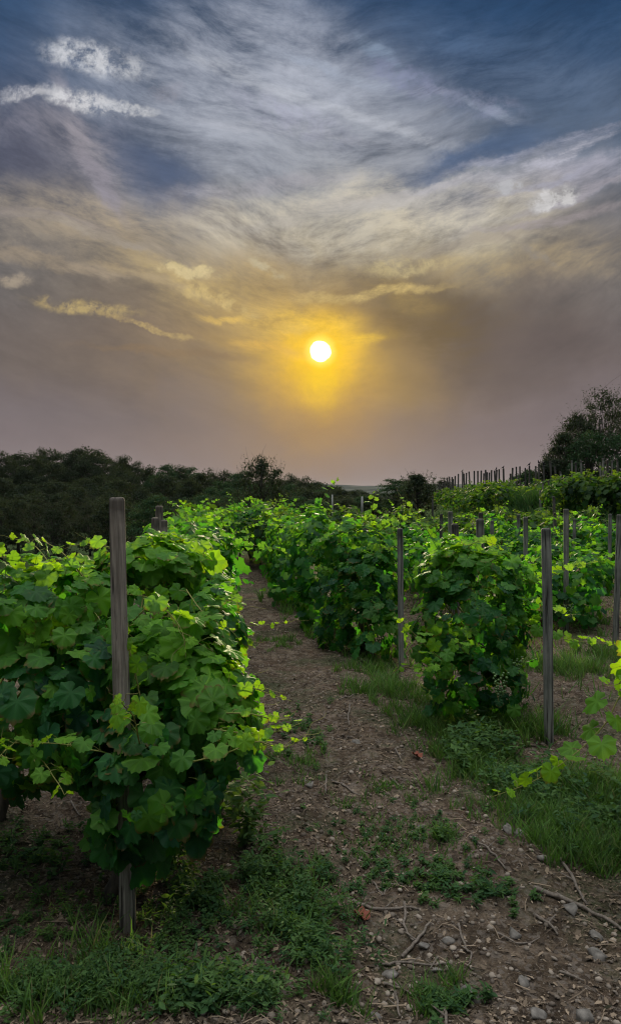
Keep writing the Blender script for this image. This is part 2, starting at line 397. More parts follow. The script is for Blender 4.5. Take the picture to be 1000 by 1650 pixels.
def leaf_mat(name, dark, mid, young, trans, tyoung, veins=False, tw=0.5, rough=0.6, spec=0.28):
    m, T = new_mat(name)
    g = T.node('ShaderNodeNewGeometry'); rnd = g.outputs['Random Per Island']
    a = T.node('ShaderNodeAttribute', attribute_name='young'); yg = a.outputs['Fac']
    c = T.mix(rnd, dark + (1,), mid + (1,))
    c = T.mix(yg, c, young + (1,))
    tc = T.mix(yg, trans + (1,), tyoung + (1,))
    vvv = T.mapr(rnd, 0, 1, 0.7, 1.25)
    tc = T.mix(1.0, tc, T.comb(vvv, vvv, vvv), 'MULTIPLY')
    nrm = None
    if veins:
        uv = T.node('ShaderNodeUVMap', uv_map='leafuv').outputs[0]
        x, y, _ = T.sep(uv); ax = T.m('ABSOLUTE', x)
        ds = None
        for deg, ln in ((0, 1.0), (48, .8), (104, .6)):
            s_, c_ = math.sin(R(deg)), math.cos(R(deg))
            along = T.m('ADD', T.m('MULTIPLY', ax, s_), T.m('MULTIPLY', y, c_))
            off = T.m('ABSOLUTE', T.m('SUBTRACT', T.m('MULTIPLY', ax, c_), T.m('MULTIPLY', y, s_)))
            off = T.m('ADD', off, T.m('MULTIPLY', T.m('LESS_THAN', along, 0.0), 1.0))
            # side veins, a herring-bone off each main vein
            ds = off if ds is None else T.m('MINIMUM', ds, off)
        vein = T.mapr(ds, 0.008, 0.032, 1.0, 0.0)
        rr = T.m('SQRT', T.m('ADD', T.m('MULTIPLY', x, x), T.m('MULTIPLY', y, y)))
        side = T.m('SINE', T.m('MULTIPLY', T.m('SUBTRACT', rr, T.m('MULTIPLY', ds, 0.9)), 42.0))
        side = T.mapr(side, 0.75, 1.0, 0.0, 0.5)
        vn = T.m('MAXIMUM', vein, side)
        c = T.mix(T.m('MULTIPLY', vn, 0.55), c, T.mix(1.0, c, (2.6, 2.2, 2.0, 1), 'MULTIPLY'))
        tc = T.mix(T.m('MULTIPLY', vn, 0.5), tc, T.mix(1.0, tc, (.55, .55, .5, 1), 'MULTIPLY'))
        nz = T.noise(uv, 9.0, 3)
        nrm = bump(T, T.m('SUBTRACT', T.m('MULTIPLY', nz, 0.5), T.m('MULTIPLY', vn, 0.6)), 0.35, 0.004)
        spot = T.mapr(T.noise(T.vm('ADD', uv, T.comb(T.m('MULTIPLY', rnd, 50.0), rnd, 0.0)), 3.0, 3), 0.62, 0.74)
        c = T.mix(T.m('MULTIPLY', spot, 0.5), c, (0.15, 0.12, 0.03, 1))
        edge = T.m('MULTIPLY', T.mapr(T.m('ADD', rr, T.m('MULTIPLY', nz, .35)), .86, 1.02), T.m('GREATER_THAN', T.m('FRACT', T.m('MULTIPLY', rnd, 37.0)), .72))
        c = T.mix(T.m('MULTIPLY', edge, .7), c, (0.17, 0.09, 0.03, 1)); tc = T.mix(T.m('MULTIPLY', edge, .7), tc, (0.25, 0.13, 0.02, 1))
    # leaf undersides are paler and matt
    c = T.mix(T.m('MULTIPLY', g.outputs['Backfacing'], 0.35), c, (0.085, 0.13, 0.07, 1))
    p = princ(T, c, rough, spec, nrm)
    tr = T.node('ShaderNodeBsdfTranslucent'); T.put(tr.inputs[0], tc)
    mx = T.node('ShaderNodeMixShader'); mx.inputs[0].default_value = tw
    T.l.new(p, mx.inputs[1]); T.l.new(tr.outputs[0], mx.inputs[2])
    out(T, mx.outputs[0]); return m

VINE_ARGS = ((0.006, 0.042, 0.024), (0.027, 0.120, 0.030), (0.135, 0.32, 0.018), (0.08, 0.38, 0.020), (0.46, 0.74, 0.012))
M_LEAF = leaf_mat('vine leaf', *VINE_ARGS, veins=True)
M_LEAFFAR = leaf_mat('vine leaf far', *VINE_ARGS)
M_LEAFSHADED = leaf_mat('shade-toned vine leaf', (0.008, 0.030, 0.013), (0.024, 0.075, 0.018), (0.10, 0.17, 0.015), (0.04, 0.14, 0.010), (0.30, 0.40, 0.015), tw=0.45, rough=0.7)  # darker vine leaf: shade of the far vines painted into its colours
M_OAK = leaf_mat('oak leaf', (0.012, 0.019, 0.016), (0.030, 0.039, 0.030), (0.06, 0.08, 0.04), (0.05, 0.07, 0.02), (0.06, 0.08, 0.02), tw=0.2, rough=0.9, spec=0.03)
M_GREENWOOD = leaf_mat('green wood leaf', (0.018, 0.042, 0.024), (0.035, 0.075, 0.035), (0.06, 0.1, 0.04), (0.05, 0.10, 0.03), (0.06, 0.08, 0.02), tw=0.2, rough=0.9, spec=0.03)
M_GRASS = leaf_mat('grass', (0.035, 0.10, 0.025), (0.13, 0.27, 0.04), (0.17, 0.16, 0.07), (0.12, 0.28, 0.02), (0.3, 0.28, 0.1), tw=0.4, rough=0.7)
M_WEED = leaf_mat('weed leaf', (0.022, 0.065, 0.030), (0.055, 0.13, 0.042), (0.13, 0.22, 0.05), (0.10, 0.24, 0.02), (0.3, 0.45, 0.04), tw=0.35, rough=0.8)
M_LITTER = leaf_mat('dry litter', (0.06, 0.045, 0.035), (0.38, 0.285, 0.20), (0.05, 0.04, 0.03), (0.2, 0.14, 0.08), (0.1, 0.08, 0.04), tw=0.1, rough=0.95, spec=.05)

def mat_bark(name, a, b, scale=30):
    m, T = new_mat(name); oc = T.node('ShaderNodeTexCoord').outputs['Object']
    n = T.noise(T.vm('MULTIPLY', oc, (1, 1, 0.25)), scale, 6, 0.65)
    out(T, princ(T, T.mix(T.mapr(n, .3, .7), a + (1,), b + (1,)), 0.85, 0.2, bump(T, n, 0.8, 0.01))); return m
M_BARK = mat_bark('vine bark', (0.045, 0.035, 0.028), (0.14, 0.11, 0.085), 40)
M_TBARK = mat_bark('tree bark', (0.03, 0.026, 0.022), (0.09, 0.08, 0.07), 6)
M_TWIG = mat_bark('dry twig', (0.09, 0.07, 0.055), (0.28, 0.23, 0.19), 60)
M_CANE = mat_bark('green cane', (0.16, 0.20, 0.04), (0.30, 0.26, 0.09), 30)
M_STONE = mat_bark('stone', (0.09, 0.08, 0.07), (0.27, 0.24, 0.21), 25)
M_BIRD = mat_bark('feathers', (0.012, 0.012, 0.013), (0.03, 0.03, 0.032), 20)
M_CONC = mat_bark('concrete', (0.22, 0.22, 0.21), (0.36, 0.35, 0.33), 8)

def mat_post(name, base, dark, tone=1.0):
    m, T = new_mat(name); tc = T.node('ShaderNodeTexCoord'); oc = tc.outputs['Object']
    inf = T.node('ShaderNodeObjectInfo').outputs['Random']
    off = T.comb(T.m('MULTIPLY', inf, 17.0), T.m('MULTIPLY', inf, 5.0), T.m('MULTIPLY', inf, 9.0))
    p = T.vm('ADD', oc, off)
    grain = T.noise(T.vm('MULTIPLY', p, (1, 1, 0.045)), 95, 6, 0.62, 0.6)
    wide = T.noise(T.vm('MULTIPLY', p, (1, 1, 0.10)), 22, 4, 0.6, 0.8)
    blot = T.noise(p, 5.0, 4, 0.6)
    col = T.mix(T.mapr(grain, .33, .66), dark + (1,), base + (1,))
    col = T.mix(T.mapr(wide, .45, .7, 0, .6), col, tuple(c * 1.35 for c in base) + (1,))
    col = T.mix(T.mapr(blot, .5, .72, 0, .6), col, tuple(c * 0.8 for c in dark) + (1,))
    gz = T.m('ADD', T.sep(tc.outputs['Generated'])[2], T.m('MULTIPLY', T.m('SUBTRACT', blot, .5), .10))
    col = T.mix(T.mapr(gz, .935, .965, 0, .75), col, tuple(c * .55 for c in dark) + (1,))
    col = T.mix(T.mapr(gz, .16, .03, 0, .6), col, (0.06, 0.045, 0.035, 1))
    crack = T.mapr(T.noise(T.vm('MULTIPLY', p, (1, 1, 0.03)), 60, 3, 0.5, 0.9), 0.39, 0.43, 1.0, 0.0)
    col = T.mix(T.m('MULTIPLY', crack, .85), col, (0.02, 0.017, 0.014, 1))
    h = T.m('SUBTRACT', grain, T.m('MULTIPLY', crack, 0.9))
    out(T, princ(T, col, 0.8, 0.25, bump(T, h, 0.45, 0.005))); return m
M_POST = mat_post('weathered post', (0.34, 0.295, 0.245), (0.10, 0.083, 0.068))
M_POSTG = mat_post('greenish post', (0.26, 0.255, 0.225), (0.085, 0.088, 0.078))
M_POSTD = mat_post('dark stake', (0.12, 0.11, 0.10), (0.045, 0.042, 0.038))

def mat_grape():
    m, T = new_mat('green grape'); g = T.node('ShaderNodeNewGeometry')
    c = T.mix(g.outputs['Random Per Island'], (0.05, 0.11, 0.03, 1), (0.11, 0.19, 0.05, 1))
    p = T.node('ShaderNodeBsdfPrincipled'); T.put(p.inputs['Base Color'], c); p.inputs['Roughness'].default_value = 0.35
    p.inputs['Subsurface Weight'].default_value = 0.15; p.inputs['Subsurface Radius'].default_value = (.01, .01, .005)
    out(T, p.outputs[0]); return m
M_GRAPE = mat_grape()

def mat_ground():
    m, T = new_mat('vineyard soil')
    gp = T.node('ShaderNodeNewGeometry').outputs['Position']
    x, y, z = T.sep(gp)
    big = T.noise(gp, 1.1, 4, 0.6); med = T.noise(gp, 7.0, 5, 0.65); fin = T.noise(gp, 60, 5, 0.7); vf = T.noise(gp, 220, 3, 0.7)
    c = T.ramp(med, [(0.28, (0.075, 0.053, 0.036)), (0.45, (0.17, 0.122, 0.084)), (0.6, (0.31, 0.230, 0.165)), (0.78, (0.46, 0.36, 0.27))])
    c = T.mix(T.mapr(fin, .35, .65, 0.0, .75), c, T.mix(1.0, c, (0.35, .34, .34, 1), 'MULTIPLY'))
    c = T.mix(T.mapr(vf, .55, .7, 0, .5), c, (0.32, 0.28, 0.24, 1))
    vo = T.node('ShaderNodeTexVoronoi'); vo.inputs['Scale'].default_value = 48; T.put(vo.inputs['Vector'], T.vm('ADD', gp, T.vm('SCALE', T.noise(gp, 30, 2, out='Color'), None)))
    vo.inputs['Vector'].links[0].from_node.inputs[1].links[0].from_node.inputs[3].default_value = 0.04
    chip = T.sep(vo.outputs['Color'])[0]
    c = T.mix(T.mapr(chip, .70, .95, 0, .6), c, (0.27, 0.225, 0.19, 1))
    c = T.mix(T.mapr(chip, .30, .1, 0, .6), c, (0.05, 0.04, 0.033, 1))
    # reddish earth in places
    c = T.mix(T.mapr(T.noise(gp, 2.3, 3), .55, .72, 0, .45), c, (0.21, 0.125, 0.085, 1))
    # mossy, weedy film
    mo = T.m('MULTIPLY', T.mapr(T.m('ADD', T.m('MULTIPLY', big, .7), T.m('MULTIPLY', med, .3)), .50, .60), T.mapr(fin, .35, .55))
    c = T.mix(T.m('MULTIPLY', mo, .75), c, (0.055, 0.085, 0.035, 1))
    # far ground is all rough grass and scrub
    far = T.mapr(y, 14, 22, 0, 1, True)
    c = T.mix(far, c, T.mix(T.mapr(med, .35, .65), (0.028, 0.05, 0.02, 1), (0.075, 0.10, 0.04, 1)))
    vfar = T.mapr(y, 150, 400, 0, 1, True)
    c = T.mix(vfar, c, (0.03, 0.036, 0.03, 1))
    h = T.m('ADD', T.m('ADD', T.m('MULTIPLY', fin, 0.8), T.m('MULTIPLY', vo.outputs['Distance'], 0.5)), T.m('MULTIPLY', med, 1.2))
    h = T.m('ADD', h, T.m('MULTIPLY', vf, 0.3))
    df = T.node('ShaderNodeBsdfDiffuse'); T.put(df.inputs[0], c); T.put(df.inputs['Normal'], bump(T, h, T.mapr(y, 9, 26, 1.0, 0.0), 0.03))
    out(T, df.outputs[0]); return m
M_SOIL = mat_ground()
m, T = new_mat('far hill'); g_ = T.node('ShaderNodeNewGeometry').outputs['Position']
df_ = T.node('ShaderNodeBsdfDiffuse'); T.put(df_.inputs[0], T.mix(T.mapr(T.noise(g_, .01, 5), .4, .6), (0.035, 0.045, 0.04, 1), (0.09, 0.10, 0.08, 1))); out(T, df_.outputs[0]); M_HILL = m

# ------------------------------------------------------------------ ground
def axis(lo, hi, c, k, n):
    a, b = math.asinh((lo - c) / k), math.asinh((hi - c) / k)
    return c + k * np.sinh(np.linspace(a, b, n))
def build_ground():
    xs = axis(-6000, 6000, 0.3, 3.2, 760); ys = axis(-300, 9000, 3.6, 2.6, 760)
    X, Y = np.meshgrid(xs, ys); Z = HM(X, Y)
    V = np.stack([X, Y, Z], -1).reshape(-1, 3); nx = len(xs); ny = len(ys)
    i = np.arange((ny - 1) * nx).reshape(ny - 1, nx)[:, :-1].ravel()
    Fc = np.stack([i, i + 1, i + nx + 1, i + nx], 1)
    mb = MB(); mb.v = [V]; mb.loops = [Fc.ravel()]; mb.counts = [np.full(len(Fc), 4)]
    mb.young = [np.zeros(len(V))]; mb.uv = [np.zeros((len(V), 2))]
    tag(mb.build('ground', M_SOIL, smooth=True), kind='structure')
build_ground()
def build_hills():
    mb = MB(); n = 160
    for k, (D, base, amp, x0, x1, sd_) in enumerate(((3600, 24, 16, -2500, 2600, 1), (5200, 44, 20, -3800, 3800, 6))):
        xs = np.linspace(x0, x1, n)
        top = base + amp * (vnoise(xs / 420, xs * 0 + k, sd_) - .6) + 7 * (vnoise(xs / 60, xs * 0 + 3, sd_) - .5)
        top = top - 10 * sst(xs, -400, -1500)
        rows = []
        for f_, dy in ((0, -600), (.35, -420), (.75, -200), (1, 0), (.7, 300), (0, 700)):
            rows.append(np.stack([xs, np.full(n, D + dy) + 60 * vnoise(xs / 300, xs * 0 + f_ * 9, 3), -14 + (top + 14) * f_], 1))
        V = np.concatenate(rows); fs = []
        for r_ in range(len(rows) - 1):
            for j in range(n - 1): fs.append((r_ * n + j, r_ * n + j + 1, (r_ + 1) * n + j + 1, (r_ + 1) * n + j))
        mb.raw(V, fs)
    tag(mb.build('hills', M_HILL, smooth=True), kind='structure')
build_hills()

# ------------------------------------------------------------------ leaves
def leaf_template(kind):
    key = [(0, 1.0), (9, .88), (18, .86), (28, .76), (38, .86), (48, .94), (58, .86), (70, .80), (82, .70), (94, .78), (104, .84), (116, .74), (132, .70), (148, .64), (165, .50)]
    if kind == 'low': key = [(0, 1.0), (48, .82), (104, .66), (158, .42)]
    if kind == 'mid': key = [(0, 1.0), (28, .74), (50, .92), (82, .68), (106, .80), (155, .58)]
    pts = [(a, r) for a, r in key] + [(-a, r) for a, r in key[1:]][::-1]
    order = [(a, r) for a, r in key] + [(180, .06)] + [(-a, r) for a, r in reversed(key[1:])]
    ol = []
    for i, (a, r) in enumerate(order):
        if kind == 'hi':
            r = r * (1.0 if i % 2 == 0 else 0.95)
        ol.append((r * math.sin(R(a)), r * math.cos(R(a))))
    ol = np.array(ol) * 0.5
    def zf(x, y):
        r = np.sqrt(x * x + y * y); th = np.arctan2(np.abs(x), y)
        return -0.55 * r * r + 0.16 * np.abs(x) + 0.05 * np.cos(th * 7.2) * r * 2
    n = len(ol)
    if kind == 'hi':
        mid = ol * 0.52
        V = np.concatenate([[[0, 0]], mid, ol]); fs = []
        for i in range(n):
            j = (i + 1) % n; fs.append((0, 1 + j, 1 + i)); fs.append((1 + i, 1 + j, 1 + n + j, 1 + n + i))
    else:
        V = np.concatenate([[[0, 0.02]], ol]); fs = [(0, 1 + (i + 1) % n, 1 + i) for i in range(n)]
    z = zf(V[:, 0], V[:, 1])
    return (np.column_stack([V, z]), fs, V * 2.0)
L_HI, L_MID, L_LOW = leaf_template('hi'), leaf_template('mid'), leaf_template('low')
def oval_template(w=0.45):
    V = np.array([[0, 0, 0], [w * .5, .35, .03], [w * .42, .7, 0], [0, 1, -.08], [-w * .42, .7, 0], [-w * .5, .35, .03], [0, .5, -.03]])
    return (V, [(0, 1, 6), (1, 2, 6), (2, 3, 6), (3, 4, 6), (4, 5, 6), (5, 0, 6)], V[:, :2])
L_OVAL = oval_template(); L_SLIM = oval_template(.2)
L_QUAD = (np.array([[-.5, 0, 0], [0, -.1, .08], [.5, .1, 0], [.1, .6, -.05]]), [(0, 1, 2, 3)], np.zeros((4, 2)))

def rand_dirs(n): 
    d = rng.normal(size=(n, 3)); return d / np.linalg.norm(d, axis=1)[:, None]

def scatter_leaves(mb, blobs, n, tpl, size, up=0.45, jit=0.55, petioles=None, young_top=0.25, depth=0.16, fresh=()):
    """leaves shingled over the surface of a union of ellipsoids; blobs = [(c, r)]"""
    C = np.array([b[0] for b in blobs]); Rr = np.array([b[1] for b in blobs])
    wgt = (Rr[:, 0] * Rr[:, 2] + Rr[:, 1] * Rr[:, 2] + Rr[:, 0] * Rr[:, 1]); wgt /= wgt.sum()
    k = rng.choice(len(blobs), size=n * 2, p=wgt); d = rand_dirs(n * 2)
    bul = 1 + 0.75 * (vnoise(d[:, 0] * 2.6 + k * 7, d[:, 2] * 2.6 + d[:, 1] * 2, 3) - .5) + 0.2 * (vnoise(d[:, 0] * 7 + k * 7, d[:, 2] * 7 + d[:, 1] * 5, 6) - .5)
    rad = (1 - np.abs(rng.normal(0, depth, n * 2))) * bul
    p = C[k] + d * Rr[k] * rad[:, None]
    keep = (vnoise(p[:, 0] * 6.5 + p[:, 1] * 4, p[:, 2] * 6.5 - p[:, 1] * 3, 13) > .30) | (rng.random(len(p)) < .12)
    for c, r in zip(C, Rr):
        q = np.linalg.norm((p - c) / r, axis=1); keep &= q > 0.62
    keep &= p[:, 2] > H(p[:, 0], p[:, 1]) + 0.05
    idx = np.nonzero(keep)[0][:n]; p = p[idx]; k = k[idx]; d = d[idx]
    nrm = d / Rr[k]; nrm /= np.linalg.norm(nrm, axis=1)[:, None]
    nn = nrm * 0.8 + np.array([0, 0, up]) + rng.normal(0, jit, (len(p), 3)) * 0.6
    tip = np.array([0, 0, -1.0]) + nrm * 0.35 + rng.normal(0, .45, (len(p), 3))
    s = size * np.clip(rng.normal(1, .30, len(p)), .4, 1.6)
    zt = (p[:, 2] - p[:, 2].min()) / (np.ptp(p[:, 2]) + 1e-6)
    yg = np.clip(rng.random(len(p)) ** 3 * 0.6 + young_top * np.clip((zt - .6) * 2.5, 0, 1) * rng.random(len(p)), 0, 1)
    for c, r in fresh:
        q = np.linalg.norm((p - np.array(c)) / np.array(r), axis=1); yg = np.maximum(yg, .95 * np.exp(-.7 * q ** 4) * rng.uniform(.35, 1, len(p)))
    mb.inst(tpl, frames(nn, tip, s), p, yg)
    if petioles is not None:
        sel = rng.random(len(p)) < 0.6
        for q, e in zip(p[sel], nrm[sel]):
            a = q - e * 0.07 + np.array([0, 0, .01]) + rng.normal(0, .015, 3)
            petioles.tube([a, (a + q) / 2 + (0, 0, .012), q], .0016, 3, False)
    return p

def grow_shoot(lm, cm, start, direc, length, tpl, size, droop=0.9, tendril=True, yb=0.25, y1=1.0, path=None, spacing=0.06, rad=0.0035):
    """a cane with leaves shrinking and yellowing to its tip"""
    if path is None:
        n = max(5, int(length / 0.035)); p = np.array(start, float); v = np.array(direc, float); v /= np.linalg.norm(v)
        pts = [p.copy()]; st = length / n
        for i in range(n):
            v = v + np.array([0, 0, -droop * st * 1.6]) + rng.normal(0, .05, 3); v /= np.linalg.norm(v)
            p = p + v * st; pts.append(p.copy())
        pts = np.array(pts)
    else:
        raw = np.array(path, float); tt = np.linspace(0, len(raw) - 1, 14 * (len(raw) - 1)); pts = []
        for t in tt:                       # Catmull-Rom through the given points
            i = min(int(t), len(raw) - 2); f_ = t - i
            p0, p1, p2, p3 = raw[max(i - 1, 0)], raw[i], raw[i + 1], raw[min(i + 2, len(raw) - 1)]
            pts.append(0.5 * ((2 * p1) + (-p0 + p2) * f_ + (2 * p0 - 5 * p1 + 4 * p2 - p3) * f_ ** 2 + (-p0 + 3 * p1 - 3 * p2 + p3) * f_ ** 3))
        pts = np.array(pts)
    m = len(pts); cm.tube(pts, np.linspace(rad, rad * .35, m), 5, True)
    L = np.concatenate([[0], np.cumsum(np.linalg.norm(np.diff(pts, axis=0), axis=1))]); tot = L[-1]
    s = 0.03; side = 1; Ps = []; Ns = []; Ts = []; Ss = []; Ys = []
    while s < tot:
        f_ = s / tot; i = min(np.searchsorted(L, s), m - 1); p = pts[i]; v = pts[i] - pts[max(i - 1, 0)]; v = v / (np.linalg.norm(v) + 1e-9)
        a = np.cross(v, [0, 0, 1.0]); a /= np.linalg.norm(a) + 1e-9
        sz = size * 1.15 * (1 - 0.75 * f_ ** 2.2) * random.uniform(.8, 1.15)
        dirp = a * side * .8 + np.array([0, 0, .45]) + rng.normal(0, .25, 3); dirp /= np.linalg.norm(dirp)
        q = p + dirp * sz * .45
        cm.tube([p, (p + q) / 2 + (0, 0, .006), q], .0015, 3, False)
        Ps.append(q); Ns.append(np.array([0, 0, .75]) + a * side * .45 + rng.normal(0, .38, 3) + np.array([0, -.25, 0]))
        Ts.append(a * side * .8 + v * .4 + np.array([0, 0, -.5]) + rng.normal(0, .25, 3)); Ss.append(sz)
        Ys.append(np.clip(yb + (y1 - yb) * f_ + rng.normal(0, .08), 0, 1))
        if tendril and random.random() < .3:
            td = -dirp * .5 + v * .7 + np.array([0, 0, .5]); td /= np.linalg.norm(td); cu = []
            for j in range(9):
                w = j / 8; cu.append(p + td * w * .12 + np.array([math.cos(w * 7), math.sin(w * 7), math.sin(w * 5)]) * .014 * w)
            cm.tube(cu, np.linspace(.0014, .0006, 9), 3, False)
        side = -side; s += spacing * (1 - .4 * f_) * random.uniform(.8, 1.2)
    if Ps: lm.inst(tpl, frames(np.array(Ns), np.array(Ts), Ss), np.array(Ps), Ys)

def ico():
    t = (1 + 5 ** .5) / 2
    v = np.array([(-1, t, 0), (1, t, 0), (-1, -t, 0), (1, -t, 0), (0, -1, t), (0, 1, t), (0, -1, -t), (0, 1, -t), (t, 0, -1), (t, 0, 1), (-t, 0, -1), (-t, 0, 1)], float)
    f = [(0, 11, 5), (0, 5, 1), (0, 1, 7), (0, 7, 10), (0, 10, 11), (1, 5, 9), (5, 11, 4), (11, 10, 2), (10, 7, 6), (7, 1, 8), (3, 9, 4), (3, 4, 2), (3, 2, 6), (3, 6, 8), (3, 8, 9), (4, 9, 5), (2, 4, 11), (6, 2, 10), (8, 6, 7), (9, 8, 1)]
    v /= np.linalg.norm(v[0])
    mid = {}; V = list(v); F2 = []
    def mp(a, b):
        k = (min(a, b), max(a, b))
        if k not in mid:
            q = V[a] + V[b]; V.append(q / np.linalg.norm(q)); mid[k] = len(V) - 1
        return mid[k]
    for a, b, c in f:
        ab, bc, ca = mp(a, b), mp(b, c), mp(c, a); F2 += [(a, ab, ca), (b, bc, ab), (c, ca, bc), (ab, bc, ca)]
    return np.array(V), F2
ICO_V, ICO_F = ico()
def grape_cluster(parent, origin, c, n=38, r=.0085, length=.15):
    mb = MB(); k = np.arange(n); w = k / n; rr = .042 * (1 - w) ** .6 + .006; th = k * 2.4
    T_ = np.stack([np.cos(th) * rr, np.sin(th) * rr, -w * length], 1) + rng.normal(0, .003, (n, 3)) + np.array(c) - np.array(origin)
    M_ = np.tile(np.eye(3), (n, 1, 1)) * (r * rng.uniform(.85, 1.15, n))[:, None, None]
    mb.inst((ICO_V, ICO_F, np.zeros((len(ICO_V), 2))), M_, T_)
    mb.tube(np.array([c, np.array(c) + (0, 0, .05)]) - np.array(origin), .002, 4)
    mb.build('grape_cluster', M_GRAPE, parent, smooth=True)

def vine(base, blobs, n, label, group, lod='hi', size=.12, shoots=6, shoot_len=(.25, .55), long_shoots=(), grapes=(), trunk_r=.024, shoot_dir=None, young_top=.25, sdroop=.9, fresh=()):
    tpl = {'hi': L_HI, 'mid': L_MID, 'low': L_LOW}[lod]; mt = {'hi': M_LEAF, 'mid': M_LEAFFAR, 'low': M_LEAFSHADED}[lod]
    base = np.array([base[0], base[1], float(H(base[0], base[1]))])
    t = thing('grapevine', base, label, 'grapevine', group)
    lm, cm = MB(), MB()
    blobs = [(np.array(c, float), np.array(r, float)) for c, r in blobs]
    scatter_leaves(lm, blobs, n, tpl, size, petioles=cm if lod == 'hi' else None, young_top=young_top, fresh=fresh)
    for i in range(shoots):
        c, r = blobs[rng.integers(len(blobs))]
        d = rand_dirs(1)[0]; d[2] = abs(d[2]) * .9 + .25
        if shoot_dir is not None: d = d * .6 + np.array(shoot_dir)
        d /= np.linalg.norm(d); st = c + d * r * .85
        grow_shoot(lm, cm, st, d * np.array([1, 1, .8]), random.uniform(*shoot_len), tpl, size * .85, droop=sdroop, tendril=lod == 'hi', y1=1.0 if lod == 'hi' else .55, yb=.25 if lod == 'hi' else .1)
    # inner canes spreading from the head of the trunk
    bot = min(c[2] - r[2] for c, r in blobs); head = np.array([base[0], base[1], max(base[2] + .35, bot + .12)])
    for c, r in blobs:
        for _ in range(3 if lod == 'hi' else 1):
            e = c + rand_dirs(1)[0] * r * .6; mdl = (head + e) / 2 + rng.normal(0, .05, 3)
            cm.tube([head, mdl, e], [.008, .006, .003], 5)
    tm = MB(); nn = 9; w = np.linspace(0, 1, nn)
    pts = base[None] * (1 - w[:, None]) + head[None] * w[:, None] + np.stack([.03 * np.sin(w * 7 + base[0] * 9), .03 * np.sin(w * 5), np.zeros(nn)], 1) - np.array([0, 0, .05]) * (1 - w[:, None])
    tm.tube(pts, trunk_r * (1.25 - .45 * w + .12 * np.sin(w * 17)), 9)
    shift(tm, base).build('trunk', M_BARK, t, True)
    shift(lm, base).build('foliage', mt, t, lod == 'hi')
    if cm.n: shift(cm, base).build('canes', M_CANE, t, True)
    for pth, sz in long_shoots:
        l2, c2 = MB(), MB()
        grow_shoot(l2, c2, None, None, 0, tpl, sz, path=pth, yb=.25, spacing=.07, tendril=True)
        s_ = shift(c2, base).build('shoot', M_CANE, t, True)
        shift(l2, base).build('shoot_leaves', mt, s_, True)
    for gc in grapes: grape_cluster(t, base, gc)
    return t

def B(px, py, D, rx, ry, rd):
    """ellipsoid seen at a pixel, D metres away, radii across/up in photo pixels there, rd metres deep"""
    return (P(px, py, D), (rx * D / F, rd, ry * D / F))

# ------------------------------------------------------------------ near vines
VG = 'grapevines nearest the camera'
p0 = P(176, 1480, 2.95)
vine((p0[0], 2.98), [B(262, 1075, 3.15, 100, 100, .34), B(235, 1255, 2.78, 100, 100, .24), B(325, 1150, 3.0, 92, 95, .28), B(255, 905, 3.8, 85, 44, .3),
     B(222, 1345, 2.80, 58, 42, .14), B(345, 1030, 3.6, 45, 80, .26)], 1250,
     'large leafy grapevine filling the space right behind the tall weathered post', VG, shoots=9, young_top=.6, size=.125, fresh=[B(270, 1020, 2.9, 100, 75, .5), B(385, 1170, 2.7, 70, 50, .4), B(310, 890, 3.8, 110, 40, .5), B(340, 1080, 3.0, 50, 60, .4)],
     long_shoots=[([P(320, 1170, 2.75), P(380, 1180, 2.65), P(440, 1180, 2.62), P(485, 1165, 2.6)], .095),
                  ([P(330, 1110, 2.9), P(390, 1105, 2.85), P(440, 1120, 2.85), P(470, 1130, 2.85)], .085),
                  ([P(300, 1230, 2.6), P(360, 1215, 2.5), P(415, 1195, 2.5), P(450, 1205, 2.5)], .10),
                  ([P(340, 1150, 2.8), P(400, 1150, 2.7), P(450, 1160, 2.7), P(478, 1145, 2.7)], .07), ([P(340, 1195, 2.65), P(400, 1190, 2.55), P(450, 1205, 2.55), P(490, 1190, 2.55)], .075),
                  ([P(300, 950, 3.4), P(330, 990, 3.2), P(365, 1010, 3.1), P(385, 1030, 3.1)], .09),
                  ([P(215, 1000, 2.95), P(250, 975, 2.9), P(290, 1010, 2.85), P(300, 1060, 2.8)], .13)])
vine((-1.5, 3.6), [B(60, 1110, 3.1, 130, 120, .4), B(110, 965, 3.3, 95, 72, .36), B(10, 1000, 3.3, 110, 90, .4), B(50, 1215, 3.0, 120, 62, .3), B(-140, 1090, 3.1, 130, 130, .4),
     B(150, 1130, 3.0, 70, 110, .3)], 1250,
     'broad dark grapevine left of the tall weathered post, cut by the photo edge', VG, shoots=8, size=.12, young_top=.5, fresh=[B(100, 905, 3.2, 160, 30, .5), B(60, 1010, 2.9, 90, 40, .3)],
     long_shoots=[([P(150, 950, 3.1), P(110, 900, 3.1), P(85, 880, 3.1), P(60, 868, 3.1)], .08), ([P(-80, 905, 3.2), P(0, 898, 3.2), P(60, 905, 3.2), P(110, 915, 3.2)], .09)])
vine((-.85, 4.5), [B(285, 905, 4.4, 62, 45, .4), B(345, 985, 4.4, 36, 70, .35), B(310, 950, 4.6, 50, 60, .4), B(350, 1060, 4.2, 42, 60, .3)], 750,
     'grapevine behind the tall post with its shoots hanging over the path', VG, shoots=9, size=.11, young_top=.6, fresh=[B(320, 890, 4.3, 80, 40, .6), B(370, 1000, 4.2, 30, 90, .4)],
     long_shoots=[([P(375, 1015, 4.3), P(405, 1008, 4.4), P(440, 1006, 4.5), P(468, 1002, 4.6)], .06)])
vine((-.98, 6.2), [B(318, 885, 6.2, 58, 34, .5), B(345, 930, 6.0, 32, 50, .4), B(270, 890, 6.2, 50, 30, .4)], 620,
     'grapevine behind the pair of short grey posts left of the path', VG, shoots=6, size=.11, lod='mid')
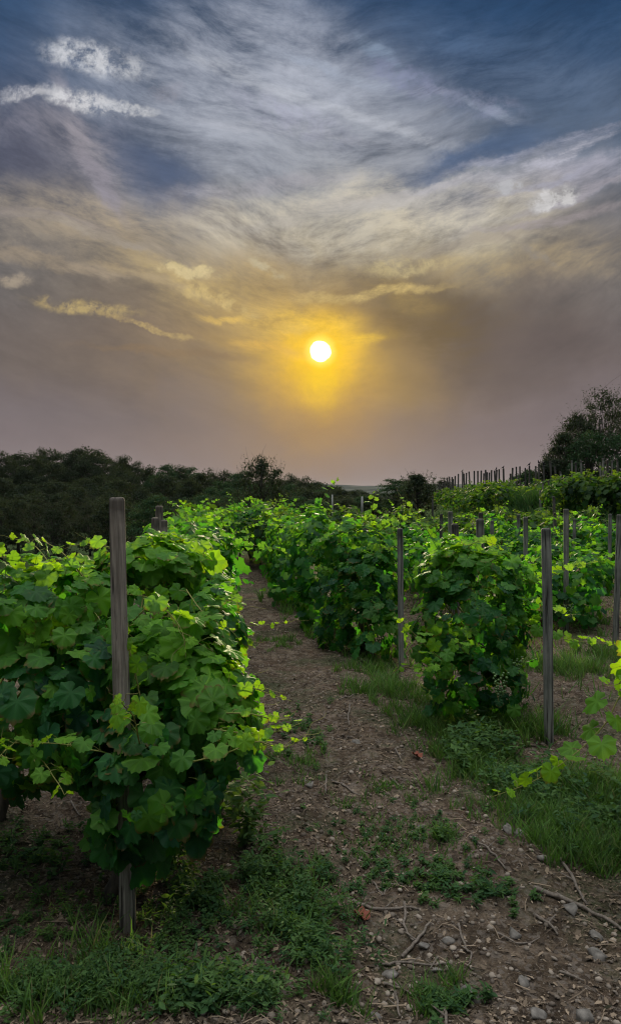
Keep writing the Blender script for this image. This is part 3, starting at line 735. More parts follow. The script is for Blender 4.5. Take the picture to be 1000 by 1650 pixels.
# row right of the path
vine((.52, 7.4), [B(595, 935, 7.5, 58, 75, .5), B(600, 1010, 7.3, 48, 65, .4), B(560, 990, 7.7, 45, 80, .4), B(570, 880, 7.8, 66, 42, .45)], 1250,
     'dark front grapevine of the row right of the path, beside the thin post', VG, shoots=9, size=.12, young_top=.5,
     grapes=[P(612, 1010, 6.95)])
vine((.18, 8.8), [B(520, 920, 8.8, 56, 62, .5), B(515, 975, 8.6, 45, 50, .4), B(500, 870, 9.0, 45, 38, .45), B(506, 838, 9.2, 22, 26, .3)], 850,
     'grapevine with a tall pointed top in the row right of the path', VG, lod='mid', shoots=9, size=.12, young_top=.6)
vine((-.25, 10.6), [B(470, 890, 10.6, 46, 48, .6), B(462, 930, 10.4, 36, 38, .5), B(480, 856, 10.8, 46, 22, .5)], 700,
     'grapevine third along the row right of the path', VG, lod='mid', shoots=8, size=.12)
# bush with the two shoots
vine((1.12, 5.2), [B(755, 1000, 5.3, 82, 95, .42), B(770, 925, 5.5, 84, 48, .38), B(765, 1090, 5.15, 76, 66, .34), B(800, 1010, 5.4, 60, 80, .35), B(720, 930, 5.4, 45, 45, .3),
     B(740, 900, 5.5, 40, 30, .3)], 1150,
     'dark bushy grapevine left of the leaning grey post on the right', VG, shoots=8, size=.12, young_top=.6, fresh=[B(735, 895, 5.2, 60, 26, .5), B(665, 1030, 4.8, 50, 50, .4)],
     long_shoots=[([P(720, 1070, 4.9), P(690, 1045, 4.75), P(660, 1015, 4.7), P(635, 995, 4.7)], .125),
                  ([P(700, 1095, 4.9), P(675, 1080, 4.8), P(650, 1075, 4.75), P(632, 1085, 4.75)], .10),
                  ([P(830, 1000, 5.2), P(900, 1028, 5.0), P(960, 1036, 4.9), P(1010, 1040, 4.85)], .115),
                  ([P(820, 945, 5.3), P(870, 935, 5.2), P(920, 915, 5.2), P(965, 905, 5.2)], .11),
                  ([P(760, 890, 5.4), P(755, 880, 5.3), P(780, 872, 5.2), P(815, 890, 5.2)], .12)],
     grapes=[P(805, 1085, 4.72), P(828, 1060, 4.95)])
vine((3.0, 9.0), [B(915, 940, 9.0, 64, 48, .55), B(905, 980, 8.9, 50, 40, .45), B(950, 920, 9.2, 40, 34, .4), B(870, 930, 9.0, 40, 40, .4)], 800,
     'grapevine behind the leaning grey post, near the right edge', VG, lod='mid', shoots=6, size=.12, grapes=[P(915, 975, 8.35)])
# vine just outside the frame, its long cane reaches in
vine((2.0, 3.35), [B(1180, 1060, 3.3, 110, 120, .35), B(1190, 1180, 3.2, 90, 90, .3)], 500,
     'grapevine beyond the right edge whose long leafy shoot trails over the grass', VG, shoots=3, size=.13, shoot_dir=(.6, 0, .2),
     long_shoots=[([P(1110, 1060, 3.2), P(1010, 1110, 3.12), P(975, 1165, 3.08), P(925, 1215, 3.05), P(860, 1258, 3.05), P(792, 1284, 3.05)], .145),
                  ([P(1100, 1050, 3.2), P(1040, 1070, 3.15), P(1000, 1100, 3.12), P(975, 1105, 3.1)], .16)])

# ------------------------------------------------------------------ rows behind, copies of a few vines
def proto_vine(lod, n, size, shoots, k, w=.42, l=.62, h=1.28, sp=False):
    bl = []
    for j in range(4):
        yy = (j - 1.5) / 1.5 * l * .75
        bl.append(((random.uniform(-.12, .12), yy, random.uniform(.72, .86)), (w * random.uniform(.8, 1.1), l * .5, random.uniform(.32, .42))))
    bl.append(((random.uniform(-.1, .1), random.uniform(-.3, .3), h - .25), (w * .8, l * .6, .24)))
    # prototypes are built flat about the origin, then set down where the first of their kind stands
    return vine((0, 0), bl, n, 'x', 'x', lod=lod, size=size, shoots=shoots, shoot_len=(.3, .7), young_top=.18)
PM = [proto_vine('mid', 560, .125, 7, k) for k in range(4)]
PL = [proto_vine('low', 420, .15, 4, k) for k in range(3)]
usedp = set()
def put_vine(protos, x, y, s, label, group, rz=None, sz=None, sink=0):
    p = protos[rng.integers(len(protos))]; z = float(H(x, y)) - sink
    rz = (0.12 + random.uniform(-.15, .15) + (math.pi if random.random() < .5 else 0)) if rz is None else rz
    sc = (s * random.uniform(.9, 1.1), s * random.uniform(.9, 1.1), (sz or s) * random.uniform(.9, 1.08))
    if id(p) not in usedp:
        usedp.add(id(p)); p.location = (x, y, z); p.rotation_euler = (0, 0, rz); p.scale = sc; p['label'] = label; p['group'] = group
        return p
    return dup(p, (x, y, z), rz, sc, label, group)
def row(x0, ys, side, ordr, slope=-.12, s=1.0, protos=None, gname=None, hs=1.0):
    for i, y in enumerate(ys):
        x = x0 + slope * y + random.uniform(-.08, .08)
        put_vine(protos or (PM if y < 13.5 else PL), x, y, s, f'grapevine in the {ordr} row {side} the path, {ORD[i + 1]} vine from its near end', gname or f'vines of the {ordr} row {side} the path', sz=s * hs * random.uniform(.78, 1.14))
row(-.35, np.arange(7.6, 16, 1.15), 'left of', 'first')
row(1.05, np.arange(12.4, 19, 1.2), 'right of', 'first')
for i_, (px_, D_) in enumerate([(385, 15.5), (402, 16.5), (418, 15.5), (435, 17), (372, 17.5), (452, 18)]):
    put_vine(PM, (px_ - 500) / F * D_, D_, .95, f'grapevine closing off the far end of the path, {ORD[i_ + 1]} of them', 'vines at the far end of the path', rz=random.uniform(0, 3))
row(2.95, np.arange(8.3, 20, 1.15), 'right of', 'second', s=.93, hs=.86)
row(4.85, np.arange(10.6, 21, 1.15), 'right of', 'third', s=.93, hs=.86)
row(6.4, np.arange(9.5, 21, 1.15), 'right of', 'fourth', s=.93, hs=.86)
row(8.2, np.arange(12, 21, 1.2), 'right of', 'fifth', s=.93, hs=.86)
row(-4.2, np.arange(7.5, 19, 1.2), 'left of', 'second')
row(-6.6, np.arange(11, 21, 1.3), 'left of', 'third')
# hillside rows
HG = 'vines on the right hillside'
k = 0
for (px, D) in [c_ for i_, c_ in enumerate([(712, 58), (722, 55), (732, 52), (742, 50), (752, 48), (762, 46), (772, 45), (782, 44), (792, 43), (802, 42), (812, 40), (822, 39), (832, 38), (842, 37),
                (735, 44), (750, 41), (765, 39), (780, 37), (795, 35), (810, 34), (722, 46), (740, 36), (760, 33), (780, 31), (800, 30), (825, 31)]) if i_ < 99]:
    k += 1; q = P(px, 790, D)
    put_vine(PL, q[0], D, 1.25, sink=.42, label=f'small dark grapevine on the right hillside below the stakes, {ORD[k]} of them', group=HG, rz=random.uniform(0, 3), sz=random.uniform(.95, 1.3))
k = 0
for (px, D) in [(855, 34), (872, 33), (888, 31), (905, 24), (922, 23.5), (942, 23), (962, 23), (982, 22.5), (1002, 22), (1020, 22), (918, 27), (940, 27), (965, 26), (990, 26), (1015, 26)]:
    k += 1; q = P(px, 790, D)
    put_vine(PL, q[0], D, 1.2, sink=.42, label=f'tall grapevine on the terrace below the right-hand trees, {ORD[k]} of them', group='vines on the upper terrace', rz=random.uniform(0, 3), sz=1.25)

# ------------------------------------------------------------------ posts
def post_mesh(h, r, sides=20, rings=26, seed=0, detail=True):
    mb = MB(); th = np.arange(sides) / sides * 2 * np.pi; V = []
    zs = list(np.linspace(-.12, h - r * .55, rings)) + [h - r * .25, h - r * .08, h]; rr = [1.0] * rings + [.95, .82, .60]
    for i, (z, q) in enumerate(zip(zs, rr)):
        bulge = 1 + .07 * (vnoise(np.cos(th) * 1.4 + seed, np.sin(th) * 1.4 + z * .8, 4) - .5) * 2 + .035 * (vnoise(th * 3.2, th * 0 + z * 1.3 + seed, 8) - .5) * 2
        bulge = bulge - .10 * np.exp(-((np.abs(th - 2.1 - .25 * math.sin(z * 2 + seed)) / .12) ** 2)) * (1 if detail else 0)
        cx, cy = .35 * r * math.sin(z * 1.5 + seed), .25 * r * math.sin(z * 1.1 + seed * 2)
        V.append(np.stack([np.cos(th) * r * q * bulge + cx, np.sin(th) * r * q * bulge + cy, np.full(sides, z)], 1))
    V = np.concatenate(V); n = len(zs); fs = []
    for i in range(n - 1):
        for j in range(sides):
            k = (j + 1) % sides; fs.append((i * sides + j, i * sides + k, (i + 1) * sides + k, (i + 1) * sides + j))
    fs.append(tuple((n - 1) * sides + j for j in range(sides)))
    mb.raw(V, fs); return mb
def post(px_top, py_top, px_base, D, r, mat, label, group, detail=True, sides=20):
    top = P(px_top, py_top, D); bx = P(px_base, py_top, D)[0]; bz = float(H(bx, D)) - .02
    base = np.array([bx, D, bz]); ax = top - base; h = np.linalg.norm(ax)
    mb = post_mesh(h, r, sides, 26 if detail else 5, px_top * .37 % 9, detail)
    o = mb.build('vine_post', mat, None, True)
    o.location = base.tolist(); q = Vector((ax / h).tolist()).to_track_quat('Z', 'Y'); o.rotation_euler = q.to_euler()
    tag(o, label, 'post', group); return o
PG = 'wooden vineyard posts among the vines'
post(191, 801, 202, 2.74, .0295, M_POST, 'tall weathered wooden post in the left foreground, brown and cracked', PG)
post(877, 851, 884, 4.7, .030, M_POSTG, 'tall grey wooden post leaning beside the dark bush on the right', PG)
post(645, 851, 647, 6.75, .026, M_POSTG, 'thin grey post between the path-side row and the dark bush', PG)
post(997, 829, 992, 8.0, .030, M_POSTG, 'tall pale post at the right edge of the photo', PG)
post(771, 836, 774, 6.3, .032, M_POSTG, 'thick short grey post rising behind the dark bush', PG)
post(732, 844, 733, 7.2, .034, M_POSTD, 'short dark post left of the thick grey one behind the bush', PG)
post(726, 824, 727, 9.3, .030, M_POSTG, 'slender grey post just behind the short dark post', PG)
post(710, 828, 710, 11.0, .022, M_POSTD, 'thin dark post among the leaves left of the slender grey one', PG)
post(774, 826, 774, 10.5, .028, M_POSTD, 'dark post top showing just behind the thick grey post', PG)
post(793, 839, 793, 11.5, .028, M_POSTG, 'small grey post right of the thick grey post', PG)
post(834, 829, 834, 12.5, .026, M_POSTG, 'small dark post left of the mid-row post, half hidden', PG)
post(845, 833, 847, 9.6, .028, M_POSTG, 'straight grey mid-row post left of the leaning post', PG)
post(894, 826, 894, 12.5, .024, M_POSTD, 'dark thin post left of the tall pale mid-row post', PG)
post(912, 820, 913, 8.6, .029, M_POSTG, 'tall pale mid-row post right of the leaning post', PG)
post(924, 836, 924, 11.5, .026, M_POSTG, 'small pale post right of the tall mid-row post', PG)
post(981, 828, 981, 11.5, .026, M_POSTG, 'pale post just left of the right-edge post', PG)
post(588, 844, 590, 8.3, .026, M_POSTG, 'grey post sunk in the leaves of the path-side row', PG)
post(248, 834, 248, 6.0, .030, M_POST, 'short brown post, left of the pair behind the left foliage', PG)
post(259, 815, 259, 6.8, .034, M_POST, 'taller brown post of the pair behind the left foliage', PG)
post(264, 838, 264, 6.3, .026, M_POST, 'low brown post touching the taller post of the pair', PG)
post(275, 836, 275, 10.5, .028, M_POST, 'small distant post right of the brown pair', PG)
post(283, 843, 284, 12.5, .030, M_POST, 'smallest distant post right of the brown pair', PG)
for i, (px, py, D) in enumerate([(18, 918, 12.5), (28, 914, 13.2), (38, 920, 11.6), (50, 922, 12.8), (56, 926, 11.2)]):
    post(px, py, px, D, .022, M_POSTG, f'thin stake in the lower left field, {ORD[i + 1]} from the left edge', 'stakes in the lower left field', False, 8)
post(697, 800, 697, 26, .03, M_POSTD, 'lone dark stake at the foot of the right hill', PG, False, 8)
# stakes standing along the ridge against the sky
Z = [(122, 218), (138, 238), (155, 210), (165, 200), (181, 183), (198, 172), (217, 175), (225, 190), (238, 168), (264, 152), (293, 137), (302, 150), (320, 145), (342, 135), (379, 130), (404, 130),
     (428, 128), (450, 148), (464, 122), (472, 140), (490, 142), (506, 125), (527, 128), (541, 122), (561, 118), (591, 112), (645, 150), (658, 108), (688, 100), (713, 97), (753, 108), (782, 92),
     (829, 95), (850, 78), (885, 88), (935, 60)]
BIRDS = {10, 23, 25, 31, 33, 34}
ridge = {}
for i, (zx, zy) in enumerate(Z):
    px, py = 680 + zx / 4.545, 730 + zy / 4.545
    D = 62 - (px - 700) / 185 * 29
    lean = random.uniform(-3, 2) + (-1.2 if px > 840 else 0)
    post(px, py, px - lean, D, .055 if D > 42 else .042, M_POSTD, f'dark stake on the skyline of the right ridge, {ORD[i + 1]} from the left', 'stakes on the skyline ridge', False, 7)
    ridge[i] = P(px, py, D)
k = 0
for px, py, D in [(893, 752, 31), (902, 760, 30), (910, 770, 29), (921, 742, 28), (927, 745, 27), (935, 742, 27), (945, 770, 27), (971, 738, 24), (978, 742, 24), (985, 742, 26), (994, 740, 27),
                  (874, 778, 30), (883, 775, 30), (869, 790, 26), (891, 800, 18), (966, 745, 30)]:
    k += 1
    post(px, py, px + random.uniform(1, 5), D, .034, M_POSTD if k % 2 else M_POSTG, f'stake among the terrace vines below the right trees, {ORD[k]} of them', 'stakes on the upper terrace', False, 7)

def bird_mesh():
    mb = MB(); n, m = 10, 9; V = []
    prof = [(-.075, .004, .012), (-.055, .014, .006), (-.03, .027, 0), (0, .032, .002), (.022, .028, .012), (.036, .020, .028), (.046, .021, .037), (.058, .014, .040), (.066, .004, .038), (.078, .001, .036)]
    for x, r, z in prof:
        for j in range(m):
            a = j / m * 2 * math.pi; V.append((x, r * math.cos(a) * .85, z + r * math.sin(a)))
    fs = [(i * m + j, i * m + (j + 1) % m, (i + 1) * m + (j + 1) % m, (i + 1) * m + j) for i in range(n - 1) for j in range(m)]
    mb.raw(V, fs)
    return mb
birdproto = None
BL = ['small dark bird on the skyline stake farthest left', 'small dark bird, second from the left on the ridge stakes', 'small dark bird, third from the left on the ridge stakes',
      'dark bird on a leaning stake, left of the highest perched bird', 'dark bird on the highest leaning stake at the ridge', 'dark bird on the stake nearest the right-hand trees']
for n_, i in enumerate(sorted(BIRDS)):
    q = ridge[i]; s = 1.35
    if birdproto is None:
        b = thing('bird', q + (0, 0, .045 * s), BL[n_], 'bird', 'birds perched on the ridge stakes')
        bird_mesh().build('body', M_BIRD, b, True)
        tb = MB(); tb.raw([(-.06, -.012, .012), (-.06, .012, .012), (-.135, .016, -.012), (-.135, -.016, -.012), (-.06, -.012, .004), (-.06, .012, .004), (-.135, .016, -.016), (-.135, -.016, -.016)],
                          [(0, 1, 2, 3), (7, 6, 5, 4), (0, 4, 5, 1), (1, 5, 6, 2), (2, 6, 7, 3), (3, 7, 4, 0)]); tb.build('tail', M_BIRD, b)
        for sgn in (-1, 1):
            lg = MB(); lg.tube([(0, .01 * sgn, -.02), (.004, .01 * sgn, -.048)], .002, 4); lg.build('leg', M_BIRD, b)
            wg = MB(); wg.raw([(.02, .026 * sgn, .016), (-.02, .031 * sgn, .012), (-.085, .012 * sgn, .004), (-.02, .026 * sgn, -.008), (.0, .034 * sgn, .006)], [(0, 1, 4), (1, 2, 4), (2, 3, 4), (3, 0, 4)]); wg.build('wing', M_BIRD, b)
        b.rotation_euler = (0, -.5, .3); b.scale = (s, s, s); birdproto = b
    else:
        b = dup(birdproto, q + (0, 0, .045 * s), random.choice([.2, 2.9, .5]), (s, s, s), BL[n_]); b.rotation_euler[1] = random.uniform(-.7, -.3)
# thin poles out in the valley
for px, py, D, w, lb in [(535, 797, 48, .06, 'thin pale pole in the valley, left of the two'), (583, 800, 44, .075, 'thin pale pole in the valley, right of the two')]:
    top = P(px, py, D); zb = float(H(top[0], D)); mb = MB(); h = top[2] - zb
    mb.tube([(0, 0, -.1), (0, 0, h * .5), (0, 0, h)], [w, w * .9, w * .75], 8)
    o = mb.build('utility_pole', M_CONC); o.location = (top[0], D, zb); tag(o, lb, 'pole', 'pale poles in the valley')

# ------------------------------------------------------------------ trees
def tree_parts(h, spread, trunk_r, crown_lo, puffs, leaves, lsize, kind='dense', seed=0, twigs=40):
    """returns (branch mesh, leaf mesh) about the origin; the crown is many small leaf faces set in clumps on limbs"""
    bm_, lm = MB(), MB(); r_ = np.random.default_rng(seed)
    w = np.linspace(0, 1, 8); bend = r_.normal(0, .04 * h, 2)
    tr = np.stack([bend[0] * w ** 2, bend[1] * w ** 2, -.2 + w * h * .75], 1)
    bm_.tube(tr, trunk_r * (1.15 - .85 * w), 8)
    P_, N_, S_ = [], [], []
    for k in range(puffs):
        f_ = (k + .5) / puffs; zc = crown_lo + (h - crown_lo) * (f_ ** .8) * .94
        env = math.sin(min(1, (zc - crown_lo) / (h - crown_lo) * .80 + .22) * math.pi) ** .7
        a = k * 2.399 + r_.normal(0, .3); rad = spread * env * math.sqrt(r_.uniform(.1, 1.0)) * .82
        c = np.array([math.cos(a) * rad, math.sin(a) * rad, zc + r_.normal(0, .04 * h)])
        pr = spread * r_.uniform(.22, .40) * (1 if kind == 'dense' else .72)
        t0 = tr[min(7, int(np.clip(zc / h * .8, .2, .98) * 8))]
        mid = (t0 + c) / 2 + np.array([0, 0, -.05 * h]) + r_.normal(0, .03 * h, 3)
        bm_.tube([t0, mid, c], [trunk_r * .38, trunk_r * .24, trunk_r * .08], 5)
        n = max(6, leaves // puffs); d = r_.normal(size=(n, 3)); d /= np.linalg.norm(d, axis=1)[:, None]
        if kind == 'dense': d[:, 2] = np.abs(d[:, 2]) * 1.0 - .35 * r_.random(n)
        rr = pr * (r_.random(n) ** (.35 if kind == 'dense' else .6)) * (1 + .35 * (vnoise(d[:, 0] * 3 + k, d[:, 1] * 3, 2) - .5))
        p = c + d * rr[:, None] * np.array([1.15, 1.15, .85])
        P_.append(p); N_.append(d + r_.normal(0, .5, (n, 3))); S_.append(lsize * r_.uniform(.6, 1.4, n))
        if kind != 'dense':
            for _ in range(4):
                e = c + r_.normal(0, 1, 3) * pr * .8 + np.array([0, 0, pr * .4]); bm_.tube([c, (c + e) / 2 + r_.normal(0, .05, 3), e], [trunk_r * .09, trunk_r * .06, trunk_r * .03], 3)
    for _ in range(twigs):                                # bare or thin-leaved twigs breaking the outline
        a = r_.uniform(0, 6.28); zc = r_.uniform(.55, 1) * h; rad = spread * r_.uniform(.3, .9) * math.cos((zc / h - .55) * 2.2)
        s0 = np.array([math.cos(a) * rad, math.sin(a) * rad, zc * .93]); L_ = r_.uniform(.06, .13) * h
        e = s0 + np.array([math.cos(a) * .5, math.sin(a) * .5, 1.1]) * L_ + r_.normal(0, .02 * h, 3)
        bm_.tube([s0, (s0 + e) / 2, e], [trunk_r * .08, trunk_r * .05, trunk_r * .02], 3)
        n = 12; w_ = r_.random(n)[:, None]; P_.append(s0 * (1 - w_) + e * w_ + r_.normal(0, .018 * h, (n, 3))); N_.append(r_.normal(size=(n, 3))); S_.append(lsize * .7 * r_.uniform(.6, 1.2, n))
    p = np.concatenate(P_); n_ = np.concatenate(N_); s_ = np.concatenate(S_)
    lm.inst(L_QUAD, frames(n_, r_.normal(size=p.shape), s_), p, r_.random(len(p)) * .5)
    return bm_, lm
def tree(name, loc, label, cat, group, mat, **kw):
    t = thing(name, loc, label, cat, group); b, l = tree_parts(**kw)
    b.build('trunk', M_TBARK, t, True); l.build('crown', mat, t); return t

# single trees
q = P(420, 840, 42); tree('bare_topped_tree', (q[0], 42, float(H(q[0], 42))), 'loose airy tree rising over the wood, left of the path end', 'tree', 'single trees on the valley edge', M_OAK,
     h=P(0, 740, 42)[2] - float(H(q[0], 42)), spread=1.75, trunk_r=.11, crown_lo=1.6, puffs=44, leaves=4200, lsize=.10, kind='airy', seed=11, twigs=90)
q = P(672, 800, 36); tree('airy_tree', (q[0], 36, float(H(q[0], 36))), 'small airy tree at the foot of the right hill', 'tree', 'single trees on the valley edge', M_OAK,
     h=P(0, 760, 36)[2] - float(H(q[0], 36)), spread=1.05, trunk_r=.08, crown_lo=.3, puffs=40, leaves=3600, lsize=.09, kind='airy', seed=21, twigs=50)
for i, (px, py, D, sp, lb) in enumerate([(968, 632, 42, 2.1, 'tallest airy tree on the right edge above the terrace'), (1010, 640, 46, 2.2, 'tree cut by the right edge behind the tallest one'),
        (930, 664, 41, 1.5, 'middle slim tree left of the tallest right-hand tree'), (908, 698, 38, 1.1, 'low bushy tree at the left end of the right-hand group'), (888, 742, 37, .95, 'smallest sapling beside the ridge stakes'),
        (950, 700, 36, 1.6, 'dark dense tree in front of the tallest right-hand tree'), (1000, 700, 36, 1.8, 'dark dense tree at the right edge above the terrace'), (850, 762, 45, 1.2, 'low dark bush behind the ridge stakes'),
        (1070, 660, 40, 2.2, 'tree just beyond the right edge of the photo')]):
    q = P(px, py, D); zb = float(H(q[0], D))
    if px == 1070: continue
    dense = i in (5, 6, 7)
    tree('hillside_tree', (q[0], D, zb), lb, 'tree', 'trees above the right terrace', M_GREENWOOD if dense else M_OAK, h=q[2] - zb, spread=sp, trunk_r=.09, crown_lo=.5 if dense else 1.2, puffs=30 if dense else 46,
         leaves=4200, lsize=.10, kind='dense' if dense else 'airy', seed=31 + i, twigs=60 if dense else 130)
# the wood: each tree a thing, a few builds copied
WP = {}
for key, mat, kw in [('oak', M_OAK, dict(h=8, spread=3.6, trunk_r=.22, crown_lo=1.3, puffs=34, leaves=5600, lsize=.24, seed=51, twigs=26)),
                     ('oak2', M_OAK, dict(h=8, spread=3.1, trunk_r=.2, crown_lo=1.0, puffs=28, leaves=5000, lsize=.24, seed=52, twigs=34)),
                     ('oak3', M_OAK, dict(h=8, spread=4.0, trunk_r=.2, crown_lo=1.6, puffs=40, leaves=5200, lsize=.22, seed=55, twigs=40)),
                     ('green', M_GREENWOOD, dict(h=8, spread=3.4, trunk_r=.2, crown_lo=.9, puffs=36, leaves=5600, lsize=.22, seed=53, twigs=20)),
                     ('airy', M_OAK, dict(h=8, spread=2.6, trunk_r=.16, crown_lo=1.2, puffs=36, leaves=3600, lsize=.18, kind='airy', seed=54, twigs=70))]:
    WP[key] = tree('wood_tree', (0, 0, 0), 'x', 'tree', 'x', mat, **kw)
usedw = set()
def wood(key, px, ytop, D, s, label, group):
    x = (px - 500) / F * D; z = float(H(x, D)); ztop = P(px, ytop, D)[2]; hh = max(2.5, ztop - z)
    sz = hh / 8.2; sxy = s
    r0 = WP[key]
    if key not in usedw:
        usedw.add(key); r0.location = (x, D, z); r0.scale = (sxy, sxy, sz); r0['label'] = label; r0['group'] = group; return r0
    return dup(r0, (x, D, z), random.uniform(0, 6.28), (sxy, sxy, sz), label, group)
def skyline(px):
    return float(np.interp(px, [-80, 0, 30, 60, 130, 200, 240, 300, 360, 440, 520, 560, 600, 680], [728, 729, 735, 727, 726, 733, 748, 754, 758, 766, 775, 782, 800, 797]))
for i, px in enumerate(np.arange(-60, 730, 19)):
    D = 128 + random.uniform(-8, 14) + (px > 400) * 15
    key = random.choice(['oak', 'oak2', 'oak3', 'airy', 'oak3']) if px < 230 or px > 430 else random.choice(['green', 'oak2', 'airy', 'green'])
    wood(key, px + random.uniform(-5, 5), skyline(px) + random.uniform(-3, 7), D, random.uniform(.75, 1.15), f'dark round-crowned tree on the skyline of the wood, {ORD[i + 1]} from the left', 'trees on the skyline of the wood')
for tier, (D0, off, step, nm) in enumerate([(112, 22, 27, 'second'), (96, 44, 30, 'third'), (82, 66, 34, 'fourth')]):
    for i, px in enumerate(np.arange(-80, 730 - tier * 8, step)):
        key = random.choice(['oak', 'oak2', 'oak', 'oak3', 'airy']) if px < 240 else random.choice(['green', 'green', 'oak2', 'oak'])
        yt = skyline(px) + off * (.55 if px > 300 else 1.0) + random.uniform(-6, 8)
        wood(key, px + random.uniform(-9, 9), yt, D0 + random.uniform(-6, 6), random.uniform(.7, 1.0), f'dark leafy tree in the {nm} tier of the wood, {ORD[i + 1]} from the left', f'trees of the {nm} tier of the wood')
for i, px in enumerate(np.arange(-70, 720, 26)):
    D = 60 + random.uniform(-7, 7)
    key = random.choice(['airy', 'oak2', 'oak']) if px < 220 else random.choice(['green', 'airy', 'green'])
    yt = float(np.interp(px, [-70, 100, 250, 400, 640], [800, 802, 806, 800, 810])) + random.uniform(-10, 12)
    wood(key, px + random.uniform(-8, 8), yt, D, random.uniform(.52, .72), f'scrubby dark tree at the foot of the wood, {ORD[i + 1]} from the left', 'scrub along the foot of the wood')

# ------------------------------------------------------------------ grass, weeds, litter
def blade_template():
    V = []; 
    for k, (h, w, b) in enumerate([(0, 1, 0), (.4, .85, .06), (.75, .55, .22), (1.0, .05, .46)]):
        V += [(-w * .5, b, h), (w * .5, b, h)]
    return (np.array(V, float), [(0, 1, 3, 2), (2, 3, 5, 4), (4, 5, 7, 6)], np.zeros((8, 2)))
BLADE = blade_template()
def blades(mb, x, y, h, w, dry=0.0):
    n = len(x); a = rng.uniform(0, 2 * np.pi, n); ln = rng.normal(0, .42, (n, 2))
    z = HM(x, y) - .005
    Xa = np.stack([np.cos(a), np.sin(a), np.zeros(n)], 1) * w[:, None]
    Ya = np.stack([-np.sin(a), np.cos(a), np.zeros(n)], 1) * h[:, None]
    Za = np.stack([ln[:, 0], ln[:, 1], np.ones(n)], 1) * h[:, None]
    mb.inst(BLADE, np.stack([Xa, Ya, Za], 2), np.stack([x, y, z], 1), np.where(rng.random(n) < dry, rng.uniform(.6, 1, n), rng.random(n) * .2))
def patch(px, py, rx, ry, n):
    c = G(px, py); ex = rx * c[1] / F; e1 = G(px, py - ry)[1] - c[1]; e2 = c[1] - G(px, py + ry)[1]; ey = (abs(e1) + abs(e2)) / 2
    g = rng.normal(0, .5, (n, 2))
    if n > 150:
        k = max(6, n // 22); cl = rng.normal(0, .55, (k, 2)); g = cl[rng.integers(0, k, n)] + rng.normal(0, .045, (n, 2)) / (max(ex, ey) + .2)
    return c[0] + g[:, 0] * ex, c[1] + g[:, 1] * ey
gm = MB()
for px, py, rx, ry, n, h in [(640, 1115, 60, 22, 1500, .10), (690, 1165, 60, 26, 1300, .10), (600, 1080, 50, 20, 900, .09), (740, 1215, 70, 26, 900, .10), (820, 1255, 90, 30, 1500, .10), (900, 1320, 110, 38, 3200, .085),
        (975, 1370, 80, 30, 2000, .085), (960, 1280, 90, 26, 1800, .10), (500, 985, 40, 18, 1300, .16), (475, 960, 36, 14, 1200, .18), (545, 1030, 50, 18, 900, .10), (440, 1040, 40, 12, 500, .05), (900, 1080, 90, 14, 1700, .12),
        (980, 1055, 50, 12, 900, .12), (790, 1180, 60, 22, 900, .16), (60, 1620, 160, 40, 300, .11), (200, 1640, 130, 36, 220, .08), (150, 1560, 110, 36, 120, .10), (150, 1540, 30, 16, 60, .13), (480, 1480, 90, 60, 600, .09), (690, 1590, 60, 26, 260, .06),
        (600, 1300, 120, 60, 700, .03), (640, 1390, 120, 50, 800, .03), (480, 1230, 60, 30, 350, .05), (712, 1358, 14, 8, 160, .07), (870, 1190, 50, 18, 600, .15), (930, 1005, 60, 10, 700, .12), (540, 1600, 60, 30, 250, .08)]:
    x, y = patch(px, py, rx, ry, n); blades(gm, x, y, h * rng.uniform(.4, 1.25, n), rng.uniform(.0028, .006, n) * (1 + .1 * y), .10)
for _ in range(1):   # thin general cover under the rows, and the green bank of the right hill
    n = 9000; x = rng.uniform(-5, 7, n); y = rng.uniform(5, 19, n); c = -.12 * y + .35
    kx = np.abs(x - (0.05 - .12 * (y - 6))) > .75
    x, y = x[kx], y[kx]; blades(gm, x, y, rng.uniform(.05, .17, len(x)), rng.uniform(.006, .013, len(x)), .15)
    gb = MB(); n = 7000; D = rng.uniform(20, 36, n); px = rng.uniform(690, 1010, n); blades(gb, (px - 500) / F * D, D, rng.uniform(.1, .4, n), rng.uniform(.02, .045, n), .12)
    n = 2500; D = rng.uniform(27, 33, n); px = rng.normal(868, 18, n); blades(gb, (px - 500) / F * D, D, rng.uniform(.4, .85, n), rng.uniform(.02, .04, n), .05)
M_BANK = leaf_mat('bank grass', (0.015, 0.045, 0.018), (0.035, 0.10, 0.025), (0.10, 0.12, 0.05), (0.04, 0.12, 0.015), (0.15, 0.15, 0.05), tw=.3, rough=.9, spec=.05)
tag(gb.build('grass', M_BANK, None, True), 'tall dark grass on the bank below the terrace vines', 'grass', kind='stuff')
tag(gm.build('grass', M_GRASS, None, True), 'green grass and thin blades growing along the rows and the bank', 'grass', kind='stuff')

